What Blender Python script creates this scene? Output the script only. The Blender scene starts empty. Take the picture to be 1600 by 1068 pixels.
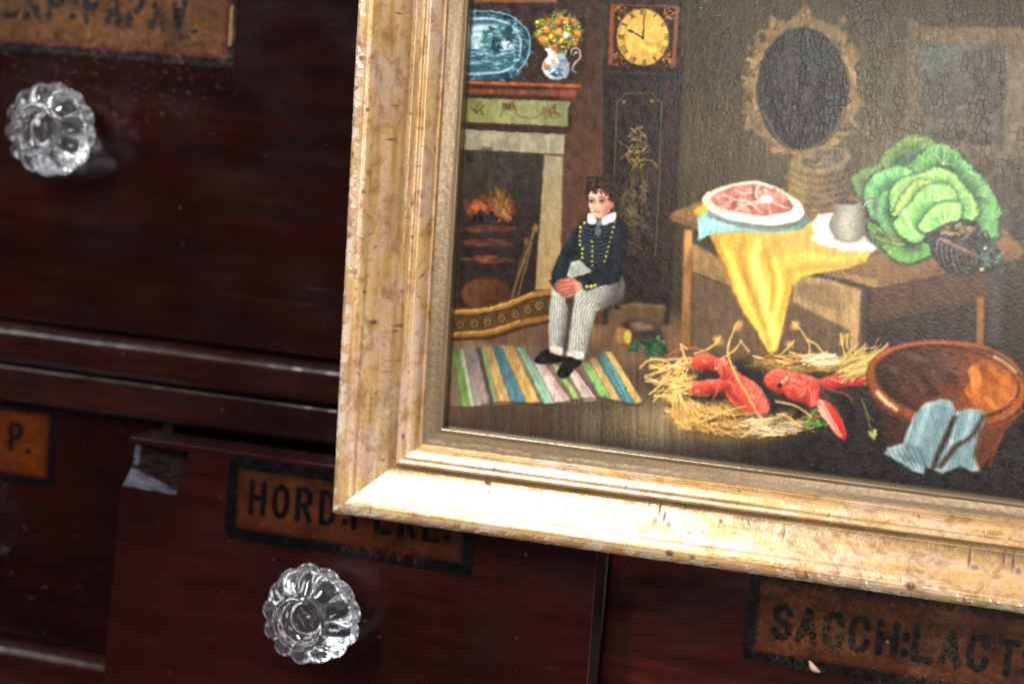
import bpy, bmesh, math, random
import numpy as np
from mathutils import Vector, Matrix

# ------------------------------------------------------------------ camera, world, lamps, exposure
S = bpy.context.scene
COL = S.collection
S.render.engine = 'CYCLES'
S.view_settings.view_transform = 'Standard'
S.view_settings.look = 'None'
S.view_settings.gamma = 1.0
S.view_settings.exposure = 0.0
S.view_settings.use_curve_mapping = False

CAM_RIGHT = Vector((0.95900684, 0.27064937, 0.08399287))
CAM_UP = Vector((-0.11517542, 0.10144613, 0.98815146))
CAM_FWD = Vector((-0.25892182, 0.95731792, -0.12845969))
CAM_LOC = Vector((0.16570997, -0.61268347, 0.0822142))
cam_data = bpy.data.cameras.new('camera')
cam = bpy.data.objects.new('camera', cam_data)
COL.objects.link(cam)
rot = Matrix((CAM_RIGHT, CAM_UP, -CAM_FWD)).transposed()
cam.matrix_world = Matrix.Translation(CAM_LOC) @ rot.to_4x4()
cam_data.lens = 58.5
cam_data.sensor_width = 36.0
cam_data.clip_start = 0.01
cam_data.clip_end = 50
cam_data.dof.use_dof = True
cam_data.dof.focus_distance = 0.574
cam_data.dof.aperture_fstop = 6.0
S.camera = cam

world = bpy.data.worlds.new('World')
S.world = world
world.use_nodes = True
wt = world.node_tree
bg = wt.nodes['Background']
bg.inputs['Strength'].default_value = 1.0
geo = wt.nodes.new('ShaderNodeTexCoord')
total = None
FILL_PATCHES = (  # direction, cosine where the patch starts and is full, brightness: made-up bright patches, added to give the glass sparkle
    ((0.85, -0.35, 0.35), 0.90, 0.95, 0.75), ((0.15, -0.35, 0.92), 0.86, 0.97, 0.55), ((-0.75, -0.30, 0.60), 0.92, 0.96, 0.9), ((0.62, -0.62, -0.48), 0.93, 0.97, 0.30),
    ((-0.62, -0.25, -0.75), 0.90, 0.97, 0.42), ((0.55, -0.55, 0.65), 0.97, 0.985, 1.0), ((0.1, -0.5, -0.86), 0.94, 0.98, 0.2), ((-0.95, -0.1, 0.1), 0.93, 0.97, 0.45))
for dvec, c0, c1, lum in FILL_PATCHES:
    dvec = Vector(dvec).normalized()
    dot = wt.nodes.new('ShaderNodeVectorMath'); dot.operation = 'DOT_PRODUCT'
    wt.links.new(geo.outputs['Generated'], dot.inputs[0]); dot.inputs[1].default_value = dvec
    mr = wt.nodes.new('ShaderNodeMapRange'); mr.interpolation_type = 'SMOOTHSTEP'
    mr.inputs['From Min'].default_value = c0; mr.inputs['From Max'].default_value = c1
    mr.inputs['To Min'].default_value = 0.0; mr.inputs['To Max'].default_value = lum
    wt.links.new(dot.outputs['Value'], mr.inputs['Value'])
    if total is None:
        ad = wt.nodes.new('ShaderNodeMath'); ad.operation = 'ADD'; ad.inputs[1].default_value = 0.03
        wt.links.new(mr.outputs[0], ad.inputs[0]); total = ad
    else:
        ad = wt.nodes.new('ShaderNodeMath'); ad.operation = 'ADD'
        wt.links.new(total.outputs[0], ad.inputs[0]); wt.links.new(mr.outputs[0], ad.inputs[1]); total = ad
tint = wt.nodes.new('ShaderNodeCombineColor')
for i_, f_ in enumerate((0.86, 0.92, 1.0)):
    mu = wt.nodes.new('ShaderNodeMath'); mu.operation = 'MULTIPLY'; mu.inputs[1].default_value = f_
    wt.links.new(total.outputs[0], mu.inputs[0]); wt.links.new(mu.outputs[0], tint.inputs[i_])
wt.links.new(tint.outputs[0], bg.inputs['Color'])


def area_lamp(name, loc, target, w, h, power, color):
    d = bpy.data.lights.new(name, 'AREA')
    d.shape = 'RECTANGLE'
    d.size = w
    d.size_y = h
    d.energy = power
    d.color = color
    o = bpy.data.objects.new(name, d)
    COL.objects.link(o)
    o.location = loc
    o.rotation_euler = (Vector(target) - Vector(loc)).to_track_quat('-Z', 'Z').to_euler()
    return o


# window to the left, tall narrow sash in front, and the pale daylit room behind the photographer
area_lamp('left_window_light', (-1.20, -0.85, 0.70), (0, 0, 0.0), 0.6, 0.9, 21, (0.94, 0.95, 1.0))
area_lamp('tall_sash_light', (-0.40, -1.20, 0.92), (0.02, 0, 0.0), 0.11, 0.9, 44, (1.0, 0.97, 0.95))
area_lamp('room_light_behind', (0.10, -2.2, -0.03), (0.12, 0, 0.03), 0.62, 0.34, 7, (1.0, 0.94, 0.85))
area_lamp('low_right_fill', (0.62, -1.05, -0.72), (0.08, 0, -0.08), 0.5, 0.4, 8, (1.0, 0.97, 0.93))  # added low fill, no window there; lifts the right drawer from the frame's shadow

# ------------------------------------------------------------------ helpers
MM = 0.001
rng = np.random.default_rng(11)
random.seed(5)


def tag(o, label=None, cat=None, group=None, kind=None):
    if label: o['label'] = label
    if cat: o['category'] = cat
    if group: o['group'] = group
    if kind: o['kind'] = kind
    return o


def empty(name, loc=(0, 0, 0)):
    o = bpy.data.objects.new(name, None)
    o.empty_display_size = 0.02
    COL.objects.link(o)
    o.location = loc
    return o


def mesh_obj(name, verts, faces, mat, parent=None, smooth=False):
    me = bpy.data.meshes.new(name)
    me.from_pydata([tuple(v) for v in verts], [], faces)
    me.update()
    if smooth:
        me.polygons.foreach_set('use_smooth', [True] * len(me.polygons))
    if mat is not None: me.materials.append(mat)
    o = bpy.data.objects.new(name, me)
    COL.objects.link(o)
    if parent is not None: o.parent = parent
    return o


def grid_obj(name, P, mat, parent=None, color=None, wrap_u=False, smooth=True, attrs=None, flip=False):
    """one mesh from a (rows, columns, 3) array of points"""
    nv, nu = P.shape[:2]
    me = bpy.data.meshes.new(name)
    idx = np.arange(nv * nu).reshape(nv, nu)
    if wrap_u:
        idx = np.concatenate([idx, idx[:, :1]], axis=1)
    q = np.stack([idx[:-1, :-1], idx[:-1, 1:], idx[1:, 1:], idx[1:, :-1]], axis=-1).reshape(-1, 4)
    if flip: q = q[:, ::-1]
    n = len(q)
    me.vertices.add(nv * nu)
    me.vertices.foreach_set('co', P.reshape(-1).astype(np.float32))
    me.loops.add(n * 4)
    me.loops.foreach_set('vertex_index', np.ascontiguousarray(q).reshape(-1).astype(np.int32))
    me.polygons.add(n)
    me.polygons.foreach_set('loop_start', np.arange(0, n * 4, 4, dtype=np.int32))
    me.polygons.foreach_set('use_smooth', np.full(n, smooth))
    me.update(calc_edges=True)
    if color is not None:
        a = me.color_attributes.new('pigment', 'FLOAT_COLOR', 'POINT')
        c = np.ones((nv * nu, 4), np.float32)
        c[:, :3] = color.reshape(-1, 3)
        a.data.foreach_set('color', c.reshape(-1))
    for k, v in (attrs or {}).items():
        a = me.attributes.new(k, 'FLOAT', 'POINT')
        a.data.foreach_set('value', v.reshape(-1).astype(np.float32))
    me.validate()
    if mat is not None: me.materials.append(mat)
    o = bpy.data.objects.new(name, me)
    COL.objects.link(o)
    if parent is not None: o.parent = parent
    return o


def box(name, x0, x1, y0, y1, z0, z1, mat, parent=None, bevel=0.0008, seg=2):
    bm = bmesh.new()
    bmesh.ops.create_cube(bm, size=1)
    for v in bm.verts:
        v.co.x = x0 if v.co.x < 0 else x1
        v.co.y = y0 if v.co.y < 0 else y1
        v.co.z = z0 if v.co.z < 0 else z1
    if bevel:
        bmesh.ops.bevel(bm, geom=bm.edges[:], offset=bevel, segments=seg, affect='EDGES', profile=0.5)
    me = bpy.data.meshes.new(name)
    bm.to_mesh(me)
    bm.free()
    me.materials.append(mat)
    o = bpy.data.objects.new(name, me)
    COL.objects.link(o)
    if parent is not None: o.parent = parent
    return o


def extrude_x(name, prof, x0, x1, mat, parent=None, n=240, wob=0.00016, seed=0):
    """closed (y, z) outline drawn out along x with a little hand-made waviness"""
    r = np.random.default_rng(seed)
    xs = np.linspace(x0, x1, n)
    prof = np.array(prof)
    P = np.zeros((n, len(prof), 3))
    w = np.convolve(r.normal(0, 1, n + 8), np.ones(9) / 9, 'valid') * wob * 3
    P[:, :, 0] = xs[:, None]
    nick = np.convolve(np.maximum(r.normal(0, 1, n + 2) - 1.7, 0), (.5, 1, .5), 'valid') * .0005
    P[:, :, 1] = prof[None, :, 0] + w[:, None] + nick[:, None] * (prof[None, :, 0] < prof[:, 0].max() - .001)
    P[:, :, 2] = prof[None, :, 1] + w[::-1, None] * 0.6
    o = grid_obj(name, P, mat, parent, wrap_u=True, smooth=False)
    return o


def round_prof(y0, y1, z0, z1, r, n=6):
    """outline of a rail whose two front edges are rounded; y0 is the front"""
    pts = [(y1, z0)]
    for k in range(n + 1):
        a = math.pi / 2 * k / n
        pts.append((y0 + r - r * math.sin(a), z0 + r - r * math.cos(a)))
    for k in range(n + 1):
        a = math.pi / 2 * k / n
        pts.append((y0 + r - r * math.cos(a), z1 - r + r * math.sin(a)))
    pts.append((y1, z1))
    return pts


def vnoise(shape, cy, cx, seed):
    """smooth value noise in 0..1 with cells of cy by cx pixels"""
    r = np.random.default_rng(seed)
    h, w = shape
    g = r.random((int(h / cy) + 3, int(w / cx) + 3))
    y = np.arange(h) / cy
    x = np.arange(w) / cx
    yi = y.astype(int); xi = x.astype(int)
    fy = y - yi; fx = x - xi
    fy = (fy * fy * (3 - 2 * fy))[:, None]; fx = (fx * fx * (3 - 2 * fx))[None, :]
    a = g[np.ix_(yi, xi)]; b = g[np.ix_(yi, xi + 1)]
    c = g[np.ix_(yi + 1, xi)]; d = g[np.ix_(yi + 1, xi + 1)]
    return (a * (1 - fx) + b * fx) * (1 - fy) + (c * (1 - fx) + d * fx) * fy


def fbm(shape, cy, cx, seed, octv=4):
    s = np.zeros(shape); amp = 0.5; tot = 0
    for k in range(octv):
        s += amp * vnoise(shape, max(cy / 2 ** k, 1), max(cx / 2 ** k, 1), seed + 17 * k)
        tot += amp; amp *= 0.55
    return s / tot


def cell_edges(shape, cell, seed, sx=1.0):
    """distance to the nearest border of a random cell pattern, in pixels"""
    h, w = shape
    r = np.random.default_rng(seed)
    gy, gx = int(h / cell) + 5, int(w / (cell * sx)) + 5
    jy = r.random((gy, gx)); jx = r.random((gy, gx))
    Y, X = np.mgrid[0:h, 0:w].astype(np.float32)
    u = X / (cell * sx); v = Y / cell
    iu = u.astype(int) + 1; iv = v.astype(int) + 1
    d1 = np.full(shape, 9.0); d2 = np.full(shape, 9.0)
    for dy in (-1, 0, 1):
        for dx in (-1, 0, 1):
            a = iv + dy; b = iu + dx
            d = np.hypot(b + jx[a, b] - u - 1, a + jy[a, b] - v - 1)
            lo = np.minimum(d, d1)
            d2 = np.minimum(np.maximum(d, d1), d2)
            d1 = lo
    return (d2 - d1) * cell * 0.5


def to_lin(c):
    c = np.clip(np.asarray(c, float) / 255.0, 0, 1)
    return np.where(c <= 0.04045, c / 12.92, ((c + 0.055) / 1.055) ** 2.4)


def curve(pts, n=8, closed=False):
    """Catmull-Rom line through the points"""
    p = np.array(pts, float)
    if len(p) < 3: return p
    if closed:
        q = np.vstack([p[-1], p, p[0], p[1]])
    else:
        q = np.vstack([2 * p[0] - p[1], p, 2 * p[-1] - p[-2]])
    out = []
    for i in range(1, len(q) - 2):
        t = np.linspace(0, 1, n, endpoint=False)[:, None]
        a, b, c, d = q[i - 1], q[i], q[i + 1], q[i + 2]
        out.append(0.5 * ((2 * b) + (c - a) * t + (2 * a - 5 * b + 4 * c - d) * t ** 2 + (3 * b - a - 3 * c + d) * t ** 3))
    if not closed: out.append(q[-2][None])
    return np.vstack(out)


class Easel:
    """a small oil painter: brushed shapes on a canvas of colours (0..255)"""

    def __init__(self, x0, y0, x1, y1, scale=1.0, base=(60, 50, 40)):
        self.x0, self.y0, self.k = x0, y0, scale
        self.w = int((x1 - x0) * scale); self.h = int((y1 - y0) * scale)
        self.a = np.empty((self.h, self.w, 3)); self.a[:] = base
        self.frame = (0, 0, 1)
        self.blend = 1.0
        self.r = np.random.default_rng(3)
        self.tex = fbm((self.h, self.w), 14 * scale, 8 * scale, 5, 4) - 0.5

    def view(self, ox, oy, s): self.frame = (ox, oy, s)

    def T(self, pts):
        ox, oy, s = self.frame
        p = np.array(pts, float)
        return ((p / s + (ox, oy)) - (self.x0, self.y0)) * self.k

    def L(self, v): return v / self.frame[2] * self.k

    def win(self, p, m):
        a0 = max(int(p[:, 0].min() - m), 0); a1 = min(int(p[:, 0].max() + m) + 2, self.w)
        b0 = max(int(p[:, 1].min() - m), 0); b1 = min(int(p[:, 1].max() + m) + 2, self.h)
        if a1 <= a0 or b1 <= b0: return None
        Y, X = np.mgrid[b0:b1, a0:a1].astype(float)
        return slice(b0, b1), slice(a0, a1), X, Y

    def put(self, win, m, color, var):
        sy, sx, X, Y = win
        if callable(color): c = color(X, Y)
        else: c = np.array(color, float)[None, None, :]
        if var: c = c * (1 + var * 1.3 * self.tex[sy, sx, None])
        self.a[sy, sx] = self.a[sy, sx] * (1 - m[..., None]) + c * m[..., None]

    def grad(self, p0, c0, p1, c1, mid=None):
        q = self.T([p0, p1]); d = q[1] - q[0]; n = d @ d
        c0 = np.array(c0, float); c1 = np.array(c1, float)
        cm = np.array(mid, float) if mid is not None else None

        def f(X, Y):
            t = np.clip(((X - q[0, 0]) * d[0] + (Y - q[0, 1]) * d[1]) / n, 0, 1)[..., None]
            if cm is None: return c0 * (1 - t) + c1 * t
            return np.where(t < 0.5, c0 * (1 - 2 * t) + cm * 2 * t, cm * (2 - 2 * t) + c1 * (2 * t - 1))
        return f

    @staticmethod
    def segdist(X, Y, p, r=None):
        best = np.full(X.shape, 1e9)
        for i in range(len(p) - 1):
            ax, ay = p[i]; bx, by = p[i + 1]
            dx, dy = bx - ax, by - ay
            n = dx * dx + dy * dy + 1e-9
            t = np.clip(((X - ax) * dx + (Y - ay) * dy) / n, 0, 1)
            d = np.hypot(X - ax - t * dx, Y - ay - t * dy)
            if r is not None: d = d - (r[i] * (1 - t) + r[i + 1] * t)
            best = np.minimum(best, d)
        return best

    def poly(self, pts, color, soft=1.3, alpha=1.0, smooth=False, var=0.18):
        p = self.T(curve(pts, 6, True) if smooth else pts)
        soft = max(self.L(soft) * self.blend, 0.7)
        win = self.win(p, soft * 2)
        if win is None: return
        _, _, X, Y = win
        c = np.vstack([p, p[:1]])
        ins = np.zeros(X.shape, bool)
        for i in range(len(p)):
            (ax, ay), (bx, by) = c[i], c[i + 1]
            if ay == by: continue
            hit = ((ay > Y) != (by > Y)) & (X < (bx - ax) * (Y - ay) / (by - ay) + ax)
            ins ^= hit
        d = self.segdist(X, Y, c)
        d = np.where(ins, d, -d)
        self.put(win, np.clip(0.5 + d / (2 * soft), 0, 1) * alpha, color, var)

    def oval(self, cx, cy, rx, ry, color, rot=0, soft=1.3, alpha=1.0, var=0.18):
        t = np.linspace(0, 2 * math.pi, 28, endpoint=False)
        ca, sa = math.cos(math.radians(rot)), math.sin(math.radians(rot))
        x = rx * np.cos(t); y = ry * np.sin(t)
        self.poly(np.stack([cx + x * ca - y * sa, cy + x * sa + y * ca], 1), color, soft, alpha, var=var)

    def line(self, pts, width, color, soft=0.8, alpha=1.0, smooth=True, taper=None, var=0.15):
        c = curve(pts, 6) if smooth and len(pts) > 2 else np.array(pts, float)
        p = self.T(c)
        w = self.L(width) / 2
        soft = max(self.L(soft) * self.blend, 0.6)
        r = np.full(len(p), w)
        if taper: r = w * np.interp(np.linspace(0, 1, len(p)), np.linspace(0, 1, len(taper)), taper)
        win = self.win(p, w + soft * 2)
        if win is None: return
        d = self.segdist(win[2], win[3], p, r)
        self.put(win, np.clip(0.5 - d / (2 * soft), 0, 1) * alpha, color, var)

    def dabs(self, n, cx, cy, rx, ry, size, palette, ang=None, aspect=2.0, alpha=0.8, jit=18, shape='disk', rot=0):
        """many little brush touches inside an oval or a box"""
        ca, sa = math.cos(math.radians(rot)), math.sin(math.radians(rot))
        for _ in range(n):
            if shape == 'disk':
                t = self.r.random() * 6.283; q = math.sqrt(self.r.random())
                u, v = rx * q * math.cos(t), ry * q * math.sin(t)
            else:
                u, v = rx * (2 * self.r.random() - 1), ry * (2 * self.r.random() - 1)
            x, y = cx + u * ca - v * sa, cy + u * sa + v * ca
            s = size * (0.5 + self.r.random())
            a = math.radians(self.r.uniform(*ang)) if ang else self.r.random() * 3.14
            c = np.array(palette[self.r.integers(len(palette))], float) + self.r.normal(0, jit, 1)
            dx, dy = math.cos(a) * s * aspect / 2, math.sin(a) * s * aspect / 2
            self.line([(x - dx, y - dy), (x + dx, y + dy)], s, c, 0.8, alpha, smooth=False, var=0)

    def sample(self, px, py):
        x = np.clip((px - self.x0) * self.k, 0, self.w - 1.001)
        y = np.clip((py - self.y0) * self.k, 0, self.h - 1.001)
        xi = x.astype(int); yi = y.astype(int)
        fx = (x - xi)[..., None]; fy = (y - yi)[..., None]
        a = self.a
        return (a[yi, xi] * (1 - fx) + a[yi, xi + 1] * fx) * (1 - fy) + (a[yi + 1, xi] * (1 - fx) + a[yi + 1, xi + 1] * fx) * fy


# ------------------------------------------------------------------ materials
class Nodes:
    def __init__(self, name):
        self.m = bpy.data.materials.new(name)
        self.m.use_nodes = True
        self.t = self.m.node_tree
        self.b = self.t.nodes['Principled BSDF']

    def n(self, kind, **kw):
        x = self.t.nodes.new(kind)
        for k, v in kw.items():
            if k.startswith('_'): x.inputs[k[1:].replace('_', ' ')].default_value = v
            else: setattr(x, k, v)
        return x

    def l(self, a, b): self.t.links.new(a, b)

    def coord(self, scale, obj='Object', loc=(0, 0, 0)):
        tc = self.n('ShaderNodeTexCoord'); mp = self.n('ShaderNodeMapping')
        mp.inputs['Scale'].default_value = scale
        mp.inputs['Location'].default_value = loc
        self.l(tc.outputs[obj], mp.inputs['Vector'])
        return mp.outputs['Vector']

    def noise(self, vec, scale=1, detail=4, rough=0.55, dist=0.0):
        x = self.n('ShaderNodeTexNoise')
        x.inputs['Scale'].default_value = scale; x.inputs['Detail'].default_value = detail
        x.inputs['Roughness'].default_value = rough; x.inputs['Distortion'].default_value = dist
        self.l(vec, x.inputs['Vector'])
        return x.outputs['Fac']

    def ramp(self, fac, stops, interp='LINEAR'):
        r = self.n('ShaderNodeValToRGB'); e = r.color_ramp.elements
        r.color_ramp.interpolation = interp
        while len(e) < len(stops): e.new(0.5)
        for q, (p, c) in zip(e, stops):
            q.position = p
            q.color = (c, c, c, 1) if isinstance(c, (int, float)) else tuple(c) + (1,)
        self.l(fac, r.inputs['Fac'])
        return r.outputs['Color']

    def mix(self, fac, a, b, mode='MIX'):
        x = self.n('ShaderNodeMix', data_type='RGBA', blend_type=mode)
        for v, s in ((fac, x.inputs[0]), (a, x.inputs[6]), (b, x.inputs[7])):
            if hasattr(v, 'type') and hasattr(v, 'links'): self.l(v, s)
            elif isinstance(v, (int, float)): s.default_value = v if s.type == 'VALUE' else (v, v, v, 1)
            else: s.default_value = tuple(v) + (1,)
        return x.outputs[2]

    def math(self, op, a, b=0.0):
        x = self.n('ShaderNodeMath', operation=op)
        for v, s in ((a, x.inputs[0]), (b, x.inputs[1])):
            if hasattr(v, 'links'): self.l(v, s)
            else: s.default_value = v
        return x.outputs[0]

    def bump(self, h, strength, dist, prev=None):
        x = self.n('ShaderNodeBump')
        x.inputs['Strength'].default_value = strength; x.inputs['Distance'].default_value = dist
        self.l(h, x.inputs['Height'])
        if prev is not None: self.l(prev, x.inputs['Normal'])
        return x.outputs['Normal']


def wood(name, dark, mid, red, rough=0.34, seed=0.0, spec=0.5):
    k = Nodes(name)
    v = k.coord((14, 110, 130), loc=(seed, seed * 2, 0))
    g = k.noise(v, 1.0, 6, 0.6, 0.6)
    fine = k.noise(k.coord((60, 700, 900), loc=(seed, 0, 0)), 1.0, 3, 0.6)
    c = k.ramp(g, [(0.30, dark), (0.5, mid), (0.72, red)])
    c = k.mix(k.ramp(fine, [(0.35, 0.30), (0.62, 0.0)]), c, dark)
    big = k.noise(k.coord((9, 9, 9), loc=(seed, 3, 1)), 1.0, 3)
    c = k.mix(k.ramp(big, [(0.4, 0.0), (0.68, 0.75)]), c, (dark[0] * 0.6, dark[1] * 0.7, dark[2] * 0.8))
    # scuffs and specks of pale dust
    sp = k.noise(k.coord((260, 260, 330), loc=(seed, 1, 4)), 1.0, 2)
    spm = k.ramp(sp, [(0.735, 0.0), (0.79, 0.5)])
    c = k.mix(spm, c, (0.08, 0.055, 0.055))
    if name == 'mahogany_front':
        # rubbed and flaked patch under the old label
        gr = k.n('ShaderNodeTexGradient', gradient_type='SPHERICAL')
        k.l(k.coord((15, 8, 42), loc=(2.75, 0, -3.75)), gr.inputs['Vector'])
        fl = k.noise(k.coord((330, 10, 420)), 1.0, 4, 0.65, 0.5)
        c = k.mix(k.math('MULTIPLY', k.ramp(gr.outputs['Fac'], [(0.0, 0.0), (0.35, 1.0)]), k.ramp(fl, [(0.58, 0.0), (0.70, 0.6)])), c, (0.065, 0.028, 0.024))
    scr = k.noise(k.coord((24, 10, 900), loc=(seed, 0, 5)), 1.0, 2, 0.5, 1.5)
    c = k.mix(k.ramp(scr, [(0.72, 0.0), (0.76, 0.35)]), c, (0.05, 0.022, 0.020))
    k.l(c, k.b.inputs['Base Color'])
    rn = k.noise(k.coord((30, 30, 60), loc=(0, seed, 0)), 1.0, 5)
    r = k.ramp(rn, [(0.3, rough - 0.06), (0.7, rough + 0.08)])
    k.l(r, k.b.inputs['Roughness'])
    k.b.inputs['Specular IOR Level'].default_value = spec
    h = k.math('ADD', k.math('MULTIPLY', g, 0.5), k.math('MULTIPLY', fine, 0.25))
    n1 = k.bump(h, 0.12, 0.0003)
    n2 = k.bump(k.noise(k.coord((26, 26, 40)), 1.0, 2), 0.05, 0.0008, n1)
    k.l(n2, k.b.inputs['Normal'])
    return k.m


M_FRONT = wood('mahogany_front', (0.0038, 0.0010, 0.0008), (0.0078, 0.0014, 0.0010), (0.0115, 0.0018, 0.0011), 0.20, 0.0, 0.20)
M_RED = wood('mahogany_red', (0.0060, 0.0014, 0.0013), (0.0125, 0.0022, 0.0018), (0.0190, 0.0029, 0.0022), 0.20, 3.3, 0.22)
M_RAIL = wood('mahogany_rail', (0.0052, 0.0013, 0.0010), (0.0110, 0.0021, 0.0014), (0.0200, 0.0036, 0.0022), 0.22, 7.1, 0.28)
M_SCUFFED = wood('mahogany_scuffed', (0.012, 0.0026, 0.0022), (0.034, 0.0058, 0.0045), (0.088, 0.0112, 0.0080), 0.22, 9.3, 0.26)
M_INNER = wood('drawer_box_wood', (0.02, 0.012, 0.008), (0.04, 0.022, 0.014), (0.06, 0.035, 0.02), 0.6, 5.0, 0.3)


def chip_material(name, a, b):
    k = Nodes(name)
    v = k.noise(k.coord((160, 400, 700)), 1.0, 5, 0.65)
    k.l(k.ramp(v, [(0.35, a), (0.65, b)]), k.b.inputs['Base Color'])
    k.b.inputs['Roughness'].default_value = 0.6
    k.b.inputs['Specular IOR Level'].default_value = 0.04
    k.l(k.bump(v, 0.8, 0.0012), k.b.inputs['Normal'])
    return k.m


M_CHIP = chip_material('splintered_wood', (0.002, 0.0012, 0.0011), (0.009, 0.0058, 0.005))
M_CHIP_LIT = chip_material('lit_broken_wood', (0.022, 0.021, 0.028), (0.058, 0.056, 0.072))  # paler copy of the splintered wood: light on the lower slope as colour


def label_material():
    k = Nodes('painted_label')
    a = k.n('ShaderNodeVertexColor', layer_name='pigment')
    k.l(a.outputs['Color'], k.b.inputs['Base Color'])
    v = k.noise(k.coord((350, 350, 350)), 1.0, 4)
    k.l(k.ramp(v, [(0.3, 0.22), (0.7, 0.36)]), k.b.inputs['Roughness'])
    k.b.inputs['Specular IOR Level'].default_value = 0.2
    k.l(k.bump(v, 0.15, 0.0003), k.b.inputs['Normal'])
    return k.m


M_LABEL = label_material()


def gilt_material(name, tone=1.0, slip=False):
    k = Nodes(name)
    al = k.n('ShaderNodeAttribute', attribute_name='along').outputs['Fac']
    ac = k.n('ShaderNodeAttribute', attribute_name='across').outputs['Fac']
    st = k.n('ShaderNodeAttribute', attribute_name='stain').outputs['Fac']
    rb = k.n('ShaderNodeAttribute', attribute_name='rub').outputs['Fac']

    def vec(sa, sc, off=0.0):
        x = k.n('ShaderNodeCombineXYZ')
        k.l(k.math('MULTIPLY', al, sa), x.inputs[0]); k.l(k.math('MULTIPLY', ac, sc), x.inputs[1])
        x.inputs[2].default_value = off
        return x.outputs[0]
    streak = k.noise(vec(22, 330), 1.0, 5, 0.6, 0.5)
    patch = k.noise(vec(45, 90, 2.0), 1.0, 5, 0.62, 0.4)
    mott = k.noise(vec(420, 520, 5.0), 1.0, 4, 0.6)
    if slip:
        c = k.ramp(streak, [(0.3, (0.15, 0.100, 0.055)), (0.7, (0.25, 0.18, 0.105))])
        c = k.mix(k.ramp(mott, [(0.5, 0.0), (0.75, 0.5)]), c, (0.12, 0.07, 0.04))
    else:
        c = k.ramp(streak, [(0.28, (0.31, 0.155, 0.052)), (0.43, (0.49, 0.290, 0.105)), (0.58, (0.58, 0.375, 0.165)), (0.74, (0.59, 0.42, 0.33))])
        c = k.mix(k.ramp(patch, [(0.45, 0.0), (0.66, 0.75)]), c, (0.56, 0.40, 0.34))
        blot = k.noise(vec(120, 170, 9.0), 1.0, 6, 0.7, 0.6)
        c = k.mix(k.ramp(blot, [(0.48, 0.0), (0.64, 0.8)]), c, (0.27, 0.12, 0.036))
        c = k.mix(k.ramp(blot, [(0.28, 0.7), (0.40, 0.0)]), c, (0.62, 0.41, 0.17))
        c = k.mix(k.ramp(mott, [(0.54, 0.0), (0.74, 0.6)]), c, (0.24, 0.11, 0.04))
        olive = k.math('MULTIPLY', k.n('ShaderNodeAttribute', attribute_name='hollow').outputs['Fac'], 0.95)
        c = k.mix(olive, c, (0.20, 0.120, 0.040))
    c = k.mix(rb, c, (0.72, 0.62, 0.48))
    c = k.mix(st, c, (0.055, 0.022, 0.014))
    k.l(c, k.b.inputs['Base Color'])
    k.b.inputs['Metallic'].default_value = 0.40 if not slip else 0.5
    r = k.ramp(mott, [(0.3, 0.19), (0.7, 0.33)])
    k.l(k.math('ADD', r, k.math('MULTIPLY', st, 0.3)), k.b.inputs['Roughness'])
    k.l(k.math('MULTIPLY', k.math('SUBTRACT', 1.0, st), 0.4 if not slip else 0.1), k.b.inputs['Coat Weight'])
    k.b.inputs['Coat Roughness'].default_value = 0.13
    h = k.math('ADD', k.math('MULTIPLY', streak, 0.3), k.math('MULTIPLY', mott, 0.6))
    k.l(k.bump(h, 0.35, 0.0005), k.b.inputs['Normal'])
    return k.m


M_GILT = gilt_material('worn_gilding')
M_SLIP = gilt_material('dull_gilt_slip', slip=True)


def glass_material():
    k = Nodes('pressed_glass')
    k.b.inputs['Base Color'].default_value = (0.97, 0.98, 1.0, 1)
    k.b.inputs['Transmission Weight'].default_value = 0.99
    k.b.inputs['IOR'].default_value = 1.52
    k.b.inputs['Roughness'].default_value = 0.065
    return k.m


M_GLASS = glass_material()
k_ = Nodes('dark_iron'); k_.b.inputs['Base Color'].default_value = (0.06, 0.05, 0.045, 1); k_.b.inputs['Metallic'].default_value = 0.9
k_.b.inputs['Roughness'].default_value = 0.45
M_IRON = k_.m


def canvas_material():
    k = Nodes('varnished_oil_paint')
    a = k.n('ShaderNodeVertexColor', layer_name='pigment')
    k.l(a.outputs['Color'], k.b.inputs['Base Color'])
    rn = k.noise(k.coord((300, 300, 300)), 1.0, 4)
    k.l(k.ramp(rn, [(0.3, 0.20), (0.7, 0.32)]), k.b.inputs['Roughness'])
    vo = k.n('ShaderNodeTexVoronoi', feature='DISTANCE_TO_EDGE')
    vo.inputs['Scale'].default_value = 1.0
    dn = k.n('ShaderNodeTexNoise'); dn.inputs['Scale'].default_value = 260
    k.l(k.coord((1, 1, 1)), dn.inputs['Vector'])
    wv = k.n('ShaderNodeVectorMath', operation='MULTIPLY_ADD')
    k.l(dn.outputs['Color'], wv.inputs[0]); wv.inputs[1].default_value = (0.9, 0.9, 0.9)
    k.l(k.coord((640, 1, 330)), wv.inputs[2])
    k.l(wv.outputs[0], vo.inputs['Vector'])
    crack = k.ramp(vo.outputs['Distance'], [(0.0, 0.0), (0.055, 1.0)])
    weave = k.noise(k.coord((1500, 10, 1100)), 1.0, 2)
    brush = k.noise(k.coord((500, 10, 170)), 1.0, 4)
    zone = k.n('ShaderNodeAttribute', attribute_name='crackle').outputs['Fac']
    crack = k.math('MULTIPLY', crack, zone)
    n1 = k.bump(crack, 0.28, 0.00010)
    n2 = k.bump(k.math('ADD', weave, k.math('MULTIPLY', brush, 1.2)), 0.06, 0.00010, n1)
    k.l(n2, k.b.inputs['Normal'])
    k.b.inputs['Specular IOR Level'].default_value = 0.5
    return k.m


M_CANVAS = canvas_material()

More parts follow.
